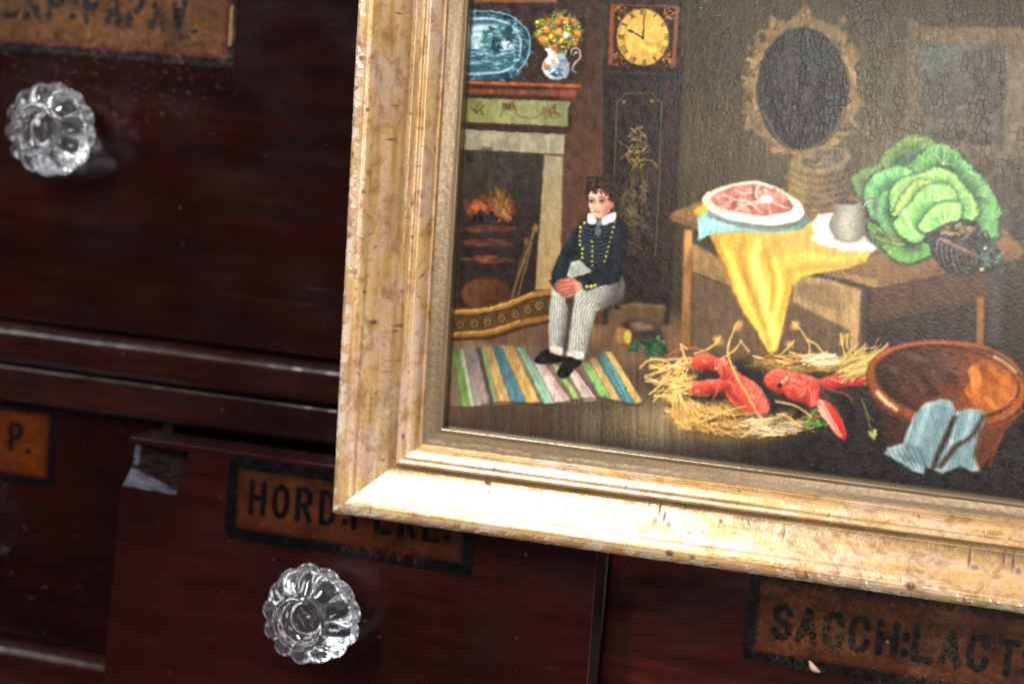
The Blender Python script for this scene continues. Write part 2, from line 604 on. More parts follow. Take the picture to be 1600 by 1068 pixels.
# ------------------------------------------------------------------ cabinet carcass
cab = empty('apothecary_cabinet', (0, 0.0, -0.19))
tag(cab, 'dark red mahogany apothecary cabinet whose rounded rails run behind the gilt framed painting', 'cabinet')
ORG = Vector((0, 0, -0.19))


def place(o, par, origin):
    o.location = (-origin[0], -origin[1], -origin[2])


def cpart(o): place(o, cab, ORG); return o


X0, X1 = -0.42, 0.42
cpart(extrude_x('rail', round_prof(-0.0085, 0.03, -0.0334, -0.0172, 0.0042), X0, X1, M_RAIL, cab, seed=1))
cpart(extrude_x('rail', round_prof(-0.0030, 0.03, -0.0500, -0.0342, 0.0022), X0, X1, M_RAIL, cab, seed=2))
cpart(extrude_x('rail', round_prof(-0.0085, 0.03, -0.1712, -0.1538, 0.0042), X0, X1, M_RAIL, cab, seed=3))
cpart(extrude_x('rail', round_prof(-0.0030, 0.03, -0.1900, -0.1720, 0.0022), X0, X1, M_RAIL, cab, seed=4))
for xa, xb, z0, z1 in ((-0.1450, -0.1405, -0.1538, -0.0500), (0.0415, 0.0455, -0.1538, -0.0500), (-0.0395, -0.0345, -0.0172, 0.150)):
    cpart(box('divider', xa, xb, 0.0004, 0.17, z0 + 0.0002, z1 - 0.0002, M_RAIL, cab, 0.0008))
cpart(box('upper_panel', -0.0340, X1, 0.004, 0.020, -0.0168, 0.150, M_FRONT, cab, 0.001))
cpart(extrude_x('rail', round_prof(-0.0060, 0.03, 0.1503, 0.168, 0.004), X0, X1, M_RAIL, cab, seed=5))
cpart(box('back_panel', X0, X1, 0.172, 0.18, -0.19, 0.168, M_INNER, cab, 0))
cpart(box('side_panel', X0 - 0.016, X0 - 0.0005, -0.002, 0.18, -0.19, 0.168, M_RAIL, cab, 0.001))
cpart(box('side_panel', X1 + 0.0005, X1 + 0.016, -0.002, 0.18, -0.19, 0.168, M_RAIL, cab, 0.001))

# ------------------------------------------------------------------ pressed glass knobs
def knob_mesh():
    prof = [  # distance from the front, radius, petal depth (mm)
        (0.0, 0.01, 0), (0.0, 8.6, 0), (1.2, 9.0, 0), (3.0, 8.0, 0), (6.0, 8.4, 0.1), (8.0, 11.0, 0.3), (9.6, 14.6, 0.9),
        (10.8, 16.9, 1.5), (12.2, 18.0, 1.9), (13.6, 17.9, 1.9), (14.8, 17.0, 1.4), (15.5, 16.4, 1.0), (16.2, 16.6, 1.5),
        (17.4, 17.0, 2.3), (18.8, 16.7, 2.7), (20.4, 15.6, 2.8), (21.9, 13.9, 2.3), (23.0, 12.0, 1.5), (23.6, 10.7, 0.7),
        (24.4, 9.9, 0.2), (25.3, 9.4, 0), (25.8, 8.8, 0), (25.7, 8.2, 0), (24.9, 7.7, 0), (23.2, 7.3, 0), (21.9, 6.6, 0),
        (21.4, 5.0, 0), (21.7, 3.2, 0), (22.1, 1.5, 0), (22.2, 0.01, 0)]
    prof = np.array(prof)
    tt = np.linspace(0, len(prof) - 1, 92)
    i = np.arange(len(prof))
    d = np.interp(tt, i, prof[:, 0]); r = np.interp(tt, i, prof[:, 1]); a = np.interp(tt, i, prof[:, 2])
    sm = lambda q: np.concatenate([q[:1], (q[:-2] + 2 * q[1:-1] + q[2:]) / 4, q[-1:]])
    d, r, a = sm(d), sm(r), sm(a)
    n = 12
    th = np.linspace(0, 2 * math.pi, 240, endpoint=False)
    stag = np.where(d < 15.5, 0.0, math.pi / n)[:, None]
    lobe = np.sqrt(np.abs(np.cos(n * (th[None, :] + stag) / 2)) + 0.02)
    wob = 1 + 0.012 * np.sin(3 * th + 1)[None, :]
    R = (r[:, None] - a[:, None] * (1 - lobe)) * wob
    # every front petal also swells outward
    D = d[:, None] + np.where((d[:, None] > 17) & (r[:, None] > 9.6), (lobe - 0.6) * 0.9 * np.clip(a[:, None] / 2.5, 0, 1), 0)
    P = np.stack([R * np.cos(th), -D + 0 * th, R * np.sin(th)], -1) * MM * 1.06
    return P


KNOB = knob_mesh()
knob_me = None


def make_knob(parent, x, y, z, spin):
    """glass knob with the iron bolt that holds it"""
    global knob_me
    if knob_me is None:
        o = grid_obj('knob', KNOB, M_GLASS, parent, wrap_u=True, flip=False)
        knob_me = o.data
    else:
        o = bpy.data.objects.new('knob', knob_me); COL.objects.link(o); o.parent = parent
    o.location = (x, y, z)
    o.rotation_euler = (0, spin, 0)
    return o


# ------------------------------------------------------------------ lettering for the drawer labels
GL = {
    'A': [[(0, 0), (.5, 1), (1, 0)], [(.2, .33), (.8, .33)]],
    'C': [[(.97, .74), (.85, .93), (.5, 1), (.12, .88), (0, .5), (.12, .12), (.5, 0), (.85, .07), (.97, .27)]],
    'D': [[(0, 0), (0, 1), (.45, 1), (.85, .85), (1, .5), (.85, .15), (.45, 0), (0, 0)]],
    'E': [[(.95, 0), (0, 0), (0, 1), (.95, 1)], [(0, .52), (.75, .52)]],
    'H': [[(0, 0), (0, 1)], [(1, 0), (1, 1)], [(0, .5), (1, .5)]],
    'L': [[(0, 1), (0, 0), (.95, 0)]],
    'O': [[(.5, 1), (.9, .86), (1, .5), (.9, .14), (.5, 0), (.1, .14), (0, .5), (.1, .86), (.5, 1)]],
    'P': [[(0, 0), (0, 1), (.6, 1), (.95, .88), (.95, .58), (.6, .46), (0, .46)]],
    'R': [[(0, 0), (0, 1), (.6, 1), (.95, .88), (.95, .6), (.6, .48), (0, .48)], [(.5, .48), (1, 0)]],
    'S': [[(.95, .8), (.75, .97), (.4, 1), (.08, .86), (.1, .64), (.5, .5), (.9, .36), (.94, .14), (.6, 0), (.25, .03), (.02, .2)]],
    'T': [[(.5, 0), (.5, 1)], [(0, 1), (1, 1)]],
    'V': [[(0, 1), (.5, 0), (1, 1)]],
}


def letter(e, ch, cx, base, w, h, th, color, alpha=1.0):
    """e is drawn in millimetres with y downward"""
    if ch == ':':
        for f in (0.2, 0.62): e.oval(cx, base - f * h, th * .62, th * .62, color, soft=.2, alpha=alpha)
        return
    if ch == '.':
        e.oval(cx, base - th * .5, th * .62, th * .62, color, soft=.2, alpha=alpha); return
    ww, hh = w - th, h - th
    for s in GL[ch]:
        pts = [(cx - ww / 2 + x * ww, base - th / 2 - y * hh) for x, y in s]
        if ch in 'OCS': pts = list(curve(pts, 5))
        e.line(pts, th, color, .16, alpha, smooth=False)


def paint_label(w, h, paper, edge, border, ink, text, base, lw, lh, th, worn, seed, cracks=None, bw=3.0):
    e = Easel(0, 0, w, h, 10, border)
    n1 = fbm((e.h, e.w), 60, 90, seed, 5); n2 = fbm((e.h, e.w), 14, 22, seed + 3, 4)
    X, Y = np.meshgrid(np.arange(e.w) / 10, np.arange(e.h) / 10)
    d = np.minimum(np.minimum(X - bw, w - bw - X), np.minimum(Y - bw, h - bw - Y)) + (n2 - .5) * .7
    m = np.clip(d / .25, 0, 1)[..., None]
    pap = np.array(paper, float) * (0.62 + 0.76 * n1[..., None]) * (0.85 + .3 * n2[..., None])
    red = np.clip(1.25 - d / 1.7, 0, 1)[..., None] * (0.5 + 0.7 * n1[..., None])
    pap = pap * (1 - red) + np.array(edge, float) * red
    e.a = e.a * (0.75 + .5 * n2[..., None])
    e.a = e.a * (1 - m) + pap * m
    e.tex = n2 - .5
    keep = e.a.copy()
    for ch, x in text: letter(e, ch, x, base, lw, lh, th, ink)
    # worn ink lets the paper through again
    wear = np.clip((fbm((e.h, e.w), 26, 20, seed + 9, 4) - (1 - worn)) / .06, 0, 1)[..., None]
    e.a = e.a * (1 - wear * .92) + keep * wear * .92
    if cracks is not None:
        where, colr, amt = cracks
        ce = cell_edges((e.h, e.w), 15, seed + 4); cb = cell_edges((e.h, e.w), 34, seed + 5)
        line = np.maximum(np.clip(1.5 - ce / 1.3, 0, 1) * where(X, Y, 0), np.clip(1.7 - cb / 1.7, 0, 1) * where(X, Y, 1))
        line = (line * amt * np.clip(n1 * 1.8 - .1, 0, 1))[..., None]
        e.a = e.a * (1 - line) + np.array(colr, float) * line
    return e


def label_obj(e, x0, x1, y, ztop, zbot, parent, origin, gain, step=0.26):
    """thin painted panel standing 0.3 mm proud of the wood, edges turned back"""
    w = (x1 - x0) / MM; h = (ztop - zbot) / MM
    nu = int(w / step); nv = int(h / step)
    u = np.linspace(0, w, nu); v = np.linspace(0, h, nv)
    U, V = np.meshgrid(u, v)
    rr = 2.0
    cxx = np.clip(U, rr, w - rr); cyy = np.clip(V, rr, h - rr)
    dx, dy = U - cxx, V - cyy
    dd = np.hypot(dx, dy)
    mx = np.maximum(np.abs(dx), np.abs(dy))
    f = np.where(dd > 1e-6, mx / np.maximum(dd, 1e-6), 1)
    Uc, Vc = cxx + dx * f, cyy + dy * f
    edge = (U <= 0) | (U >= w - 1e-9) | (V <= 0) | (V >= h - 1e-9)
    P = np.zeros((nv, nu, 3))
    P[..., 0] = x0 + Uc * MM; P[..., 2] = ztop - Vc * MM
    P[..., 1] = y - 0.00012
    col = to_lin(e.sample(Uc, Vc)) * gain
    o = grid_obj('label', P, M_LABEL, parent, color=col, flip=True)
    o.location = (-origin[0], -origin[1], -origin[2])
    return o


def new_drawer(x, z, y, label):
    d = empty('drawer', (x, y, z))
    tag(d, label, 'drawer', 'labelled drawers of the apothecary cabinet')
    return d, Vector((x, y, z))


def panels(d, org, x0, x1, y0, z0, z1, depth):
    """the box behind a drawer front"""
    for xa, xb in ((x0, x0 + .008), (x1 - .008, x1)):
        o = box('side_panel', xa, xb, y0, y0 + depth, z0, z1, M_INNER, d, .0006); place(o, d, org)
    o = box('base_panel', x0 + .0085, x1 - .0085, y0, y0 + depth, z0, z0 + .006, M_INNER, d, 0); place(o, d, org)


# --- upper drawer
d1, o1 = new_drawer(-0.193, -0.0165, 0.004, 'tall upper drawer with flaking gilt label reading CAP: PAPAV. and scalloped glass knob')
o = box('front', -0.346, -0.0400, 0.004, 0.022, -0.0165, 0.1495, M_FRONT, d1, .0016, 3); place(o, d1, o1)
lt = [('C', 0), ('A', 0), ('P', 0)]
LX0, LX1 = -0.2580, -0.1255
mmx = lambda x: (x * MM - LX0) / MM
txt = [('C', mmx(-227)), ('A', mmx(-217)), ('P', mmx(-206.3)), (':', mmx(-198)), ('P', mmx(-189.5)), ('A', mmx(-180)), ('P', mmx(-169.6)),
       ('A', mmx(-160)), ('V', mmx(-150.6)), ('.', mmx(-143.6))]
e = paint_label(132.5, 38.5, (126, 78, 30), (120, 24, 16), (13, 13, 17), (20, 19, 20), txt, 38.5 - 12.6, 8.6, 16, 2.9, 0.46, 21,
                (lambda X, Y, k: (0.8 if k else 0.35) * np.clip((X - 25) / 25, 0, 1), (175, 130, 105), .75), 3.4)
# pale gold flake left on the border, loose chips
e.poly([(129.6, 14.5), (130.9, 13.2), (131.2, 29.5), (129.7, 30.2)], (205, 165, 95), .2)
e.dabs(60, 80, 31, 40, 4.5, 0.8, [(170, 120, 100), (190, 140, 80), (60, 30, 30), (120, 60, 50)], aspect=1.8, shape='box', alpha=.7)
label_obj(e, LX0, LX1, 0.004, 0.1338, 0.0953, d1, o1, 0.20)
make_knob(d1, -0.0035, -0.0005, 0.065 + 0.0165, 0.1)
panels(d1, o1, -0.340, -0.046, 0.0223, -0.014, 0.12, .14)

# --- lower left drawer, only its end in the picture
d2, o2 = new_drawer(-0.240, -0.153, 0.003, 'closed lower left drawer, orange label ending in the letter P')
o = box('front', -0.334, -0.1455, 0.003, 0.020, -0.1532, -0.0505, M_FRONT, d2, .0014, 3); place(o, d2, o2)
LX0, LX1 = -0.288, -0.1960
e = paint_label(92, 34, (128, 58, 14), (92, 18, 10), (13, 14, 19), (17, 18, 20), [('P', mmx(-214.7)), ('.', mmx(-208.6))], 21.2, 6.9, 13, 2.1, .3, 41)
label_obj(e, LX0, LX1, 0.003, -0.0505 - 0.001 + 0.0, -0.0505 - 0.035, d2, o2, 0.16)
make_knob(d2, 0.0, -0.0005, 0.045, 0.4)
panels(d2, o2, -0.330, -0.150, 0.0203, -0.151, -0.065, .14)

# --- the drawer pulled out, its top left corner broken away
YF = -0.030
d3, o3 = new_drawer(-0.048, -0.153, YF, 'drawer pulled forward under the frame corner, broken top left corner, label beginning HORD')


def broken_front():
    yb = YF + 0.018
    f = lambda x, z, y=YF: (x * MM, y, z * MM)
    TL, TR, BR, BL = (-143.9, -51.4), (46.8, -51.0), (48.6, -153), (-150.0, -153)
    A, B, C, D = (-146.4, -71.4), (-122.6, -71.6), (-118.2, -54.0), (-143.9, -53.8)
    mid = [(-140.5, -71.2), (-135, -71.6), (-131, -71.3), (-127, -71.7)]
    face = [TL, TR, BR, BL, A] + mid + [B, (-121.6, -68.5), (-122.0, -66), (-119.8, -62.5), (-120.6, -59), (-118.6, -56.8), C, (-121.5, -54.4), (-126, -53.4), (-131, -54.1), (-137, -53.3), D]
    nD = len(face) - 1
    v = [f(*p) for p in face]
    faces = [list(range(len(v)))[::-1]]
    nb = len(v)
    for p in (TL, TR, BR, BL): v.append(f(p[0], p[1], yb))
    tl, tr, br, bl = nb, nb + 1, nb + 2, nb + 3
    faces += [[0, 1, tr, tl], [1, 2, br, tr], [2, 3, bl, br], [tl, tr, br, bl]]
    # left end below and above the break
    na = len(v)
    v += [f(A[0], A[1], yb), f(D[0], D[1], yb), f(D[0], D[1], YF + .007), f(A[0] + 1.5, A[1] + 5.5, YF + .007)]
    faces += [[3, 4, na, bl], [nD, 0, tl, na + 1], [na, na + 3, na + 2, na + 1]]
    o = mesh_obj('front', v, faces, M_RED, d3)
    place(o, d3, o3)
    bv = o.modifiers.new('soft_edges', 'BEVEL'); bv.width = .0003; bv.segments = 2; bv.angle_limit = math.radians(40)
    return A, B, C, D


A, B, C, D = broken_front()
# splintered recess
nx, nz = 46, 40
U, V = np.meshgrid(np.linspace(0, 1, nx), np.linspace(0, 1, nz))
left = (1 - V) * np.array(A)[0] + V * D[0]; right = (1 - V) * B[0] + V * C[0]
bot = (1 - U) * A[1] + U * B[1]; top = (1 - U) * D[1] + U * C[1]
PX = left + U * (right + 1.2 - left); PZ = bot - 1.0 + V * (top - bot + 1.8)
slope = np.clip(V / (0.36 * (1 - U) ** 1.2 + 0.06), 0, 1) * np.clip((1 - U) / .05, 0, 1) * np.clip((1 - V) / .04, 0, 1)
nz_ = fbm((nz, nx), 5, 9, 77, 3) - .5
depth = 6.2 * slope * (1 + .35 * nz_) + 0.15
low = depth
P = np.stack([PX, YF / MM + depth, PZ], -1) * MM
ob = grid_obj('splintered_corner', P, M_CHIP, d3, smooth=False, flip=True)
place(ob, d3, o3)
ob.data.materials.append(M_CHIP_LIT)
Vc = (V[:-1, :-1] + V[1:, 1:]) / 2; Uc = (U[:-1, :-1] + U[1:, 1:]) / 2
pale = (Vc < (0.36 * (1 - Uc) ** 1.2 + 0.03)) | ((Uc < .10) & (Vc > .45) & (Vc < .85))  # faces coloured as if catching light: lower slope and left side
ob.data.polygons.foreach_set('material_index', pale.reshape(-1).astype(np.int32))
ob['label'] = 'splintered break at the top left corner, light painted on its lower slope'
LX0, LX1 = -0.1010, 0.0003
hx = [('H', -88), ('O', -78.3), ('R', -68.6), ('D', -58.8), (':', -51.6), ('P', -45.4), ('E', -36), ('R', -26.4), ('L', -16.6), (':', -10.4)]
e = paint_label(101.3, 32.5, (112, 56, 28), (84, 30, 18), (13, 14, 19), (15, 16, 18), [(c, mmx(x)) for c, x in hx], 21.9, 7.3, 13.9, 2.3, .22, 61, bw=4.3)
e.dabs(60, 66, 29.0, 18, 1.3, .35, [(150, 84, 30), (120, 66, 26), (40, 20, 12)], ang=(40, 140), aspect=5, shape='box', alpha=.7)
label_obj(e, LX0, LX1, YF, -0.0531, -0.0856, d3, o3, 0.15)
make_knob(d3, -0.0085, -0.0005, 0.153 - 0.1055, 0.33)
panels(d3, o3, -0.1375, 0.0390, YF + .0183, -0.149, -0.062, .17)

# --- right drawer under the frame
d4, o4 = new_drawer(0.155, -0.153, 0.0, 'right hand drawer below the frame, crackled label reading SACCH:LACT:')
o = box('front', 0.0460, 0.264, 0.0, 0.018, -0.1532, -0.0505, M_SCUFFED, d4, .0014, 3); place(o, d4, o4)
LX0, LX1 = 0.1000, 0.2105
sx = [('S', 113.6), ('A', 122.9), ('C', 132.6), ('C', 142.2), ('H', 152.2), (':', 158.8), ('L', 165.2), ('A', 174.8), ('C', 184.6), ('T', 195), (':', 201.3)]
loc = lambda X, Y, k: np.clip(np.exp(-((X - 70) / 9) ** 2) + .8 * np.exp(-((X - 32) / 14) ** 2 - ((Y - 23) / 6) ** 2) + .25 + (.5 if k else 0) * np.exp(-((X - 25) / 20) ** 2), 0, 1)
e = paint_label(110.5, 36, (122, 60, 24), (88, 22, 15), (9, 9, 12), (10, 11, 14), [(c, mmx(x)) for c, x in sx], 26.2, 8.4, 14.2, 2.7, .30, 81,
                (loc, (186, 142, 96), .62), 4.0)
for q in ((80, 26, 96, 31), (84, 24, 101, 29.5), (78, 29, 92, 34)):
    e.line([(q[0], q[1]), (q[2], q[3])], .28, (190, 120, 60), .12, .7)
e.dabs(90, 55, 18, 55, 17, .22, [(190, 170, 150), (150, 150, 165), (180, 120, 80)], aspect=1.3, shape='box', alpha=.75)
e.oval(52.3, 20.2, .55, .45, (240, 235, 190), soft=.2)
label_obj(e, LX0, LX1, 0.0, -0.0735, -0.1095, d4, o4, 0.30)
# curled flake of paint
fl = [[(-2.6, 0, 1.9), (-1.0, -.9, 1.2), (.8, -1.6, -.3), (2.5, -.8, -1.6)], [(-2.3, -.6, .3), (-.9, -1.7, -.5), (.7, -2.0, -1.4), (2.1, -.9, -2.1)],
      [(-1.6, -.2, -1.5), (-.8, -.9, -2.0), (.4, -.9, -2.4), (1.5, -.2, -2.5)]]
kf = Nodes('curled_paint'); kf.l(kf.ramp(kf.noise(kf.coord((500, 500, 500)), 1, 3), [(.3, (.42, .22, .17)), (.7, (.62, .42, .36))]), kf.b.inputs['Base Color'])
ofl = grid_obj('paint_flake', np.array(fl) * MM, kf.m, d4)
ofl.location = (0.1273 - o4.x, -0.0007, -0.1068 - o4.z)
ofl.modifiers.new('thick', 'SOLIDIFY').thickness = .0002
ss = ofl.modifiers.new('sub', 'SUBSURF'); ss.levels = ss.render_levels = 2
ofl['label'] = 'curled pinkish flake of old paint'
make_knob(d4, 0.0, -0.0005, 0.018, 0.2)
panels(d4, o4, 0.050, 0.260, 0.0183, -0.150, -0.065, .14)

# ------------------------------------------------------------------ gilt frame
FR_O = Vector((-0.05198761, -0.03200735, -0.06606542))
FU = Vector((0.99989496, -0.01137492, 0.00898263))
FIN = Vector((0.01107089, 0.99938741, 0.03319992))
FV = Vector((-0.00935477, -0.03309699, 0.99940836))
frame = empty('framed_painting', FR_O)
frame.matrix_world = Matrix.Translation(FR_O) @ Matrix((FU, FIN, FV)).transposed().to_4x4()
tag(frame, 'oil painting of a kitchen in a worn gilt frame, propped before the cabinet', 'painting')
FW, FH = 330.0, 268.0     # outer size, mm
WL, WB = 40.3, 37.0       # rail widths left/right and top/bottom
# profile: share of the rail width, height above the back (mm)
PROF = [(0.0, 0), (0.0, 4), (0.0, 8.5), (.006, 10.6), (.018, 12.6), (.045, 14.6), (.08, 16.0), (.12, 16.8), (.165, 16.9), (.205, 16.4), (.235, 15.7),
        (.25, 15.2), (.262, 14.9), (.28, 14.5), (.33, 13.2), (.39, 11.6), (.45, 10.1), (.50, 9.1), (.54, 8.6), (.572, 8.7), (.585, 9.0), (.592, 10.4),
        (.604, 11.5), (.622, 12.0), (.64, 11.9), (.652, 11.5), (.662, 11.5), (.69, 11.5), (.72, 10.9), (.75, 10.1), (.773, 9.2), (.784, 8.3), (.792, 8.2),
        (.800, 8.7), (.808, 8.6), (.814, 7.9), (.82, 7.6)]
SLIPP = [(.8205, 7.4), (.835, 7.3), (.88, 6.9), (.93, 6.6), (.955, 6.5), (.962, 6.9), (.975, 7.1), (.988, 6.9), (.996, 6.2), (1.0, 4.6), (1.0, 2.4)]


def resample(p, n):
    p = np.array(p, float); d = np.concatenate([[0], np.cumsum(np.hypot(np.diff(p[:, 0]) * 40, np.diff(p[:, 1])))])
    t = np.linspace(0, d[-1], n)
    return np.interp(t, d, p[:, 0]), np.interp(t, d, p[:, 1])


def rail(name, side, prof, nprof, mat, step, seed, worn=True):
    """one mitred length of moulding, with its knocks, worm holes and rubbed patches"""
    t, w = resample(prof, nprof)
    length = FH if side in 'LR' else FW
    n = int(length / step)
    s = np.linspace(0, 1, n)
    wid, other = (WL, WB) if side in 'LR' else (WB, WL)
    a = t * wid; off = t * other
    A = np.repeat(a[None, :], n, 0)
    along = off[None, :] + s[:, None] * (length - 2 * off[None, :])
    W = np.repeat(w[None, :], n, 0)
    r = np.random.default_rng(seed)
    shp = (n, nprof)
    stain = np.zeros(shp); rub = np.zeros(shp); dent = np.zeros(shp)
    TT = np.repeat(t[None, :], n, 0)
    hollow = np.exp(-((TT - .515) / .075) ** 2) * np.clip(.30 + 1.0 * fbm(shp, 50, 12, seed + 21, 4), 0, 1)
    if worn:
        arc = np.cumsum(np.concatenate([[0], np.hypot(np.diff(a), np.diff(w))]))
        AC = np.repeat(arc[None, :], n, 0)
        # dirt lying in the quirks of the moulding
        for q, sg, am in ((.257, .010, .38), (.588, .014, .75), (.655, .006, .25), (.788, .008, .6)):
            stain = np.maximum(stain, am * np.exp(-((TT - q) / sg) ** 2) * np.clip(1.7 * fbm(shp, 30, 6, seed + 2) - .25, 0, 1))
        br = fbm(shp, 26 / step * .35, 9, seed + 3, 5)
        band = np.exp(-((TT - .53) / .10) ** 2)
        stain = np.maximum(stain, np.clip((br - .56) / .2, 0, 1) * band * .5)
        # little nicks and worm holes
        for _ in range(int(length * .38)):
            ss = r.uniform(5, length - 5); c = r.choice([.06, .13, .2, .33, .45, .52, .57, .62, .70, .74]) + r.normal(0, .03)
            ca = np.interp(c, t, arc)
            if r.random() < .55: ra, rs = r.uniform(.25, .7), r.uniform(.25, .6)
            else: ra, rs = r.uniform(.6, 1.7), r.uniform(.25, .5)
            tilt = r.uniform(-.7, .7)
            d = np.hypot((along - ss + tilt * (AC - ca)) / rs, (AC - ca) / ra)
            g = np.clip(1.4 - d, 0, 1)
            stain = np.maximum(stain, g * r.uniform(.35, .95)); dent = np.maximum(dent, g * r.uniform(.0, .06))
        # flaked outer bead
        fl_ = fbm(shp, 11, 13, seed + 5, 4) + .10 * (fbm(shp, 120, 60, seed + 6, 2) - .5) * 2; bead = np.clip(1.5 - TT / .11, 0, 1) * (W > 9)
        m = np.clip((fl_ - .53) / .03, 0, 1) * bead
        ring = np.exp(-((fl_ - .53) / .012) ** 2) * bead
        stain = np.maximum(stain, ring * .4)
        rub = np.maximum(rub, m * .9); dent = np.maximum(dent, m * .35)
        edge = np.clip(1 - TT / .05, 0, 1) * (W > 5)
        stain = np.maximum(stain, np.clip((fbm(shp, 5, 6, seed + 8, 3) - .58) / .06, 0, 1) * edge * .8)
        dent += edge * .6 * fbm(shp, 10, 8, seed + 9, 3)
        for ss, c, ra, rs, am in SPOTS.get(side, ()):
            ca = np.interp(c, t, arc)
            g = np.clip(1.6 - np.hypot((along - ss) / (rs * 1.25), (AC - ca) / (ra * 1.25)), 0, 1)
            g = g * np.clip(.4 + 1.3 * fbm(shp, 3, 4, int(ss * 7) % 91, 3), 0, 1)
            stain = np.maximum(stain, g * am); dent = np.maximum(dent, g * .03)
        dent += .10 * (fbm(shp, 40, 30, seed + 12, 3) - .5)
    W = W - dent * np.clip(W / 8, 0, 1)
    A = A + np.where(TT < .03, dent * .5, 0)
    if side == 'L': u, v = A, along
    elif side == 'R': u, v = FW - A, along
    elif side == 'B': u, v = along, A
    else: u, v = along, FH - A
    P = np.stack([u, -W, v], -1) * MM
    if worn: P = P + (rng.normal(0, 1, (n, 1, 1)) * 0)
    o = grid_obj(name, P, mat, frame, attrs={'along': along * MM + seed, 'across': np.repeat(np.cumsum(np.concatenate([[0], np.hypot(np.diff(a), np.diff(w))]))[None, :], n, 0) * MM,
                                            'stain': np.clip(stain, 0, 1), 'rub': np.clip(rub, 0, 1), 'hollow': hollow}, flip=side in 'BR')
    return o


# knocks one can point to: along, share of width, half sizes, strength
SPOTS = {
    'B': [(123, .50, 2.0, .35, .9), (125, .44, 1.6, .4, .9), (122, .40, 1.1, .9, .7), (127, .38, .9, .7, .7), (121, .60, .9, 1.6, .8), (167, .44, 1.8, .35, .8), (166, .57, .5, .9, .8),
          (145, .47, .7, .6, .8), (229, .45, 3.0, .45, .9), (231, .38, .8, 1.2, .8), (240, .48, 2.4, .45, .9), (243, .46, 2.6, .5, .9), (245, .40, 1.0, .9, .8),
          (259, .47, 3.2, .8, .9), (258, .36, 1.0, 1.0, .8), (129, .14, .9, 1.1, .95), (137, .13, .6, .8, .8), (145, .08, .5, 1.1, .9), (211, .16, 1.2, 1.3, .95), (222, .18, .6, 1.3, .6),
          (60, .47, 2.3, .35, .8), (59, .52, .8, .9, .95), (62, .69, .6, .7, .85), (45, .42, .8, 2.2, .5), (50, .40, .7, 3, .5), (30, .2, .6, .8, .6)],
    'L': [(74, .33, 1.2, .7, .9), (73, .55, 2.2, .5, .95), (71, .50, 1.0, .5, .85), (128, .24, .9, .8, .8), (121, .2, .6, .6, .8), (131, .60, .5, .6, .9), (140, .39, 1.3, .4, .85),
          (152, .41, 1.2, .4, .8), (168, .12, .8, .7, .8), (150, .2, .5, .5, .8), (146, .22, .5, .7, .7), (134, .07, .7, .6, .8), (118, .62, .6, .8, .8), (106, .64, .5, .5, .8), (33, .66, .6, .9, .8),
          (60, .5, 2.4, .3, .6), (56, .45, 2, .3, .6), (46, .36, 1.7, .3, .5), (92, .16, .8, .8, .7), (85, .25, .5, .5, .9), (1, .06, 1.2, 1.5, .7)],
}
for sd, sdn in (('L', 31), ('B', 32), ('R', 33), ('T', 34)):
    fine = sd in 'LB'
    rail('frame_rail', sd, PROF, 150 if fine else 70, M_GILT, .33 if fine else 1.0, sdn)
for sd, sdn in (('L', 41), ('B', 42), ('R', 43), ('T', 44)):
    rail('slip', sd, SLIPP, 36, M_SLIP, 0.8, sdn, worn=False)
ob = box('backing_board', 0.012, (FW - 12) * MM, -0.0012, -0.0001, 0.012, (FH - 12) * MM, M_INNER, frame, 0)

#PAINTING#
# ------------------------------------------------------------------ the oil painting
# sketched in the skewed grid the studio drawing was made on, then laid onto the flat board
SKETCH = np.array([[3.61806265, 0.0725413164, 529.836158], [0.214604325, -4.21656608, 795.337657], [-4.31768212e-04, -2.51225338e-04, 1.0]])


